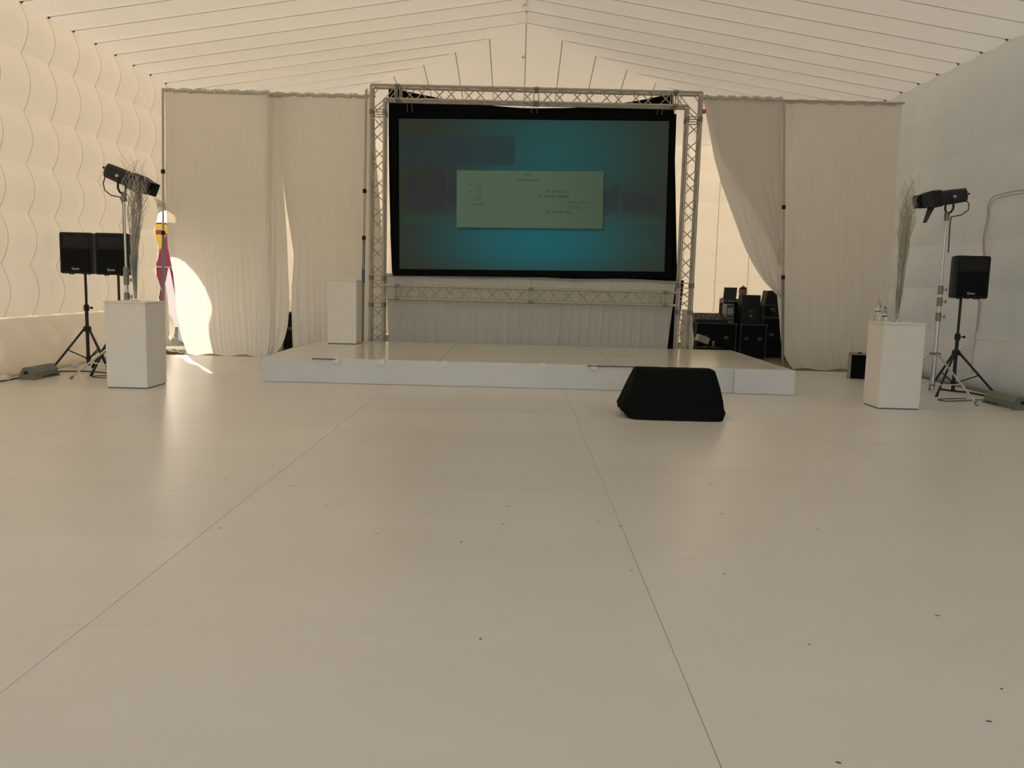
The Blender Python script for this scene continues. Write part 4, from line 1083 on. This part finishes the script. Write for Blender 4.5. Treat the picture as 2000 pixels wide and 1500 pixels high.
# person at the desk
def person():
    t = thing('person', 'person with short dark hair and dark top sitting behind the laptop and speaker', 'person', (5.32, 20.25, GZ))
    J_ = dict(pel=(0, .05, .52), sp=(0, .03, .80), ch=(0, -.02, 1.05), nk=(0, -.05, 1.25), hd=(0, -.07, 1.34),
              shl=(-.18, -.02, 1.19), ell=(-.25, .0, .88), wrl=(-.12, -.22, .66), shr=(.18, -.02, 1.19), elr=(.25, .0, .88), wrr=(.12, -.22, .66),
              hl=(-.10, .05, .50), kl=(-.13, -.36, .50), al=(-.13, -.34, .10), tl=(-.14, -.42, .05), hr=(.10, .05, .50), kr=(.13, -.36, .50), ar=(.13, -.34, .10), tr=(.14, -.42, .05))
    E_ = [('pel', 'sp'), ('sp', 'ch'), ('ch', 'nk'), ('nk', 'hd'), ('ch', 'shl'), ('shl', 'ell'), ('ell', 'wrl'), ('ch', 'shr'), ('shr', 'elr'), ('elr', 'wrr'), ('pel', 'hl'), ('hl', 'kl'), ('kl', 'al'), ('al', 'tl'), ('pel', 'hr'), ('hr', 'kr'), ('kr', 'ar'), ('ar', 'tr')]
    RD = dict(pel=.15, sp=.14, ch=.15, nk=.055, hd=.05, shl=.075, ell=.048, wrl=.032, shr=.075, elr=.048, wrr=.032, hl=.10, kl=.065, al=.045, tl=.04, hr=.10, kr=.065, ar=.045, tr=.04)
    ks = list(J_); me = bpy.data.meshes.new('body')
    me.from_pydata([J_[k] for k in ks], [(ks.index(a), ks.index(c)) for a, c in E_], [])
    o = link('body', me, t)
    sk = o.modifiers.new('skin', 'SKIN'); o.modifiers.new('smooth', 'SUBSURF').levels = 2
    o.modifiers['smooth'].render_levels = 2
    for i, k in enumerate(ks):
        d = me.skin_vertices[0].data[i]; d.radius = (RD[k], RD[k] * (.75 if k in ('pel', 'sp', 'ch') else 1)); d.use_root = (k == 'pel')
    me.materials.append(SHIRT)
    # head: rings with brow, nose and chin
    prof = [(-.115, .035, .045, -.02), (-.09, .052, .062, -.016), (-.05, .064, .078, -.008), (0, .072, .090, 0), (.05, .075, .095, .004), (.09, .066, .086, .006), (.118, .040, .055, .008), (.128, .012, .016, .008)]
    rings = []
    for z, rx, ry, oy in prof:
        ring = []
        for k in range(20):
            a = 2 * PI * k / 20; x_, y_ = rx * math.cos(a), ry * math.sin(a)
            if abs(a - 1.5 * PI) < .2 and -.06 < z < .02: y_ -= .022 if z < -.01 else .012
            ring.append((x_, oy + y_, z))
        rings.append(ring)
    H = Matrix.Translation((0, -.09, 1.45)) @ Matrix.Scale(1.13, 4)
    hd = MB().loft(rings).xform(H).build('head', SKINM, t, angle=0)
    hr = []
    for z, k, oy in ((-.06, .86, .022), (-.02, 1.06, .018), (.03, 1.08, .016), (.07, 1.1, .010), (.10, 1.12, .006), (.125, 1.1, .006), (.142, .5, .006), (.147, .1, .006)):
        rx, ry = (interp([(q[0], q[1]) for q in reversed(prof)], z) * k, interp([(q[0], q[2]) for q in reversed(prof)], z) * k)
        hr.append([(rx * math.cos(2 * PI * q / 20), oy + (ry * math.sin(2 * PI * q / 20) if math.sin(2 * PI * q / 20) > 0 or z > .055 else ry * .2 * math.sin(2 * PI * q / 20)), z) for q in range(20)])
    MB().loft(hr).xform(H).build('hair', HAIR, t, angle=0)
    for s in (-1, 1):
        MB().lathe([(.002, -.008), (.009, -.004), (.011, 0), (.009, .004), (.002, .008)], (s * .03, -.087, .012), 10).xform(H).build('eye', EYE, hd)
        MB().lathe([(.004, -.03), (.012, -.015), (.015, .01), (.006, .03)], (s * .076, .005, 0), 8).xform(H).build('ear', SKINM, hd)
        # hands resting on the thighs
        w = Vector((s * .12, -.22, .64)); hm = MB()
        hm.tube([w + Vector((0, .02, 0)), w + Vector((0, -.03, .012)), w + Vector((0, -.08, .01))], [.028, .036, .034], 8)
        for q in range(4):
            f0 = w + Vector((-.026 + .0175 * q, -.085, .012)); ln = (.06, .072, .068, .05)[q]
            hm.tube([f0, f0 + Vector((0, -ln * .45, .008)), f0 + Vector((0, -ln * .85, -.006)), f0 + Vector((0, -ln, -.018))], [.009, .0085, .008, .006], 6)
        th = w + Vector((-s * .03, -.03, .005)); hm.tube([th, th + Vector((-s * .025, -.03, .004)), th + Vector((-s * .03, -.055, -.006))], [.011, .010, .007], 6)
        hm.build('hand', SKINM, t)
    MB().loft([[(-.03, -.083, -.066), (.03, -.083, -.066), (.025, -.079, -.076), (-.025, -.079, -.076)], [(-.03, -.070, -.064), (.03, -.070, -.064), (.025, -.068, -.078), (-.025, -.068, -.078)]]).xform(H).build('mouth', CRIMSON, hd)
person()
road_case('low black road case the seated person sits on', 5.05, 5.60, 20.06, 20.60, GZ, .34)

# ================================================================== OUTSIDE THE DOORWAY
bx, by = -10.05, 23.3
t = thing('striped_booth', 'crimson and yellow fabric booth outside the doorway', 'booth', (bx, by, GZ), .41)
MB().box(-1.3, 1.3, 0, .03, 1.72, 2.95).build('back_panel', CRIMSON, t, smooth=False)
MB().box(-1.3, 1.3, -.012, 0, 2.64, 2.90).build('valance', YELLOW, t, smooth=False)
for k in range(6):
    x_ = -1.3 + .4333 * k + .12
    MB().add([(x_ - .17, -.015, 2.62), (x_ + .17, -.015, 2.62), (x_, -.015, 2.18), (x_ - .17, 0, 2.62), (x_ + .17, 0, 2.62), (x_, 0, 2.18)], [(0, 2, 1), (0, 3, 5, 2), (1, 2, 5, 4), (0, 1, 4, 3)]).build('pennant', YELLOW, t, smooth=False)
    MB().loft([[(x_ + .17 * math.cos(a), yy, 2.63 + .11 * math.sin(a)) for a in [PI * i / 10 for i in range(11)]] for yy in (-.02, -.013)]).build('scallop', CRIMSON, t, smooth=False)
    MB().add([(x_ - .2, 0, 1.72), (x_ + .2, 0, 1.72), (x_ - .02, 0, .62), (x_ - .2, .02, 1.72), (x_ + .2, .02, 1.72), (x_ - .02, .02, .62)], [(0, 2, 1), (3, 4, 5), (0, 3, 5, 2), (1, 2, 5, 4), (0, 1, 4, 3)]).build('lower_pennant', CRIMSON, t, smooth=False)
MB().tube([(-1.35, -.03, 1.73), (1.35, -.03, 1.73)], .025, 8).build('front_rail', ALU, t)
for sx in (-1.33, 1.33): MB().tube([(sx, .02, 0), (sx, .02, 3.0)], .03, 8).build('post', ALU, t)
for k in range(5): MB().tube([(-1.1 + .5 * k, -.03, 1.71), (-.85 + .5 * k, -.03, 1.05)], .014, 6).build('strut', ALU, t)
t = thing('added_white_panel', 'added white canvas panel standing in for the glare beyond the crimson booth', 'panel', (-10.6, 24.6, GZ), .41)  # added panel, its white stands in for overexposed daylight behind the booth
MB().grid(lambda u, v: (-2 + 4 * u, .03 * math.sin(12 * u), .02 + 1.85 * v), 30, 3).build('canvas', SKIRT, t, angle=0)
for k in range(5): MB().tube([(-2 + k, .05, 0), (-2 + k, .05, 1.95)], .02, 8).build('stake', ALU, t)

# grass showing past the floor edge
rg = random.Random(4); m = MB()
for x0, x1, y0, y1, n in ((-7.2, -6.1, 15.66, 17.2, 1500), (-5.0, -3.7, 15.66, 18.5, 900), (3.4, 5.3, 15.66, 18.4, 1800)):
    for k in range(n):
        x_, y_ = rg.uniform(x0, x1), rg.uniform(y0, y1); h = rg.uniform(.015, .05); a = rg.uniform(0, PI); dx, dy = math.cos(a) * .004, math.sin(a) * .004
        lx, ly = rg.uniform(-.03, .03), rg.uniform(-.03, .03)
        m.add([(x_ - dx, y_ - dy, GZ), (x_ + dx, y_ + dy, GZ), (x_ + lx, y_ + ly, GZ + h)], [(0, 1, 2)])
o = m.build('grass', GRASS, smooth=False); o['kind'] = 'stuff'; tag(o, 'short dry grass showing behind the curtains and stage', 'grass')
# dark cases glimpsed through the curtain gap on the left
road_case('black road case glimpsed through the gap between the left curtains', -4.95, -4.3, 17.6, 18.2, GZ, .75)
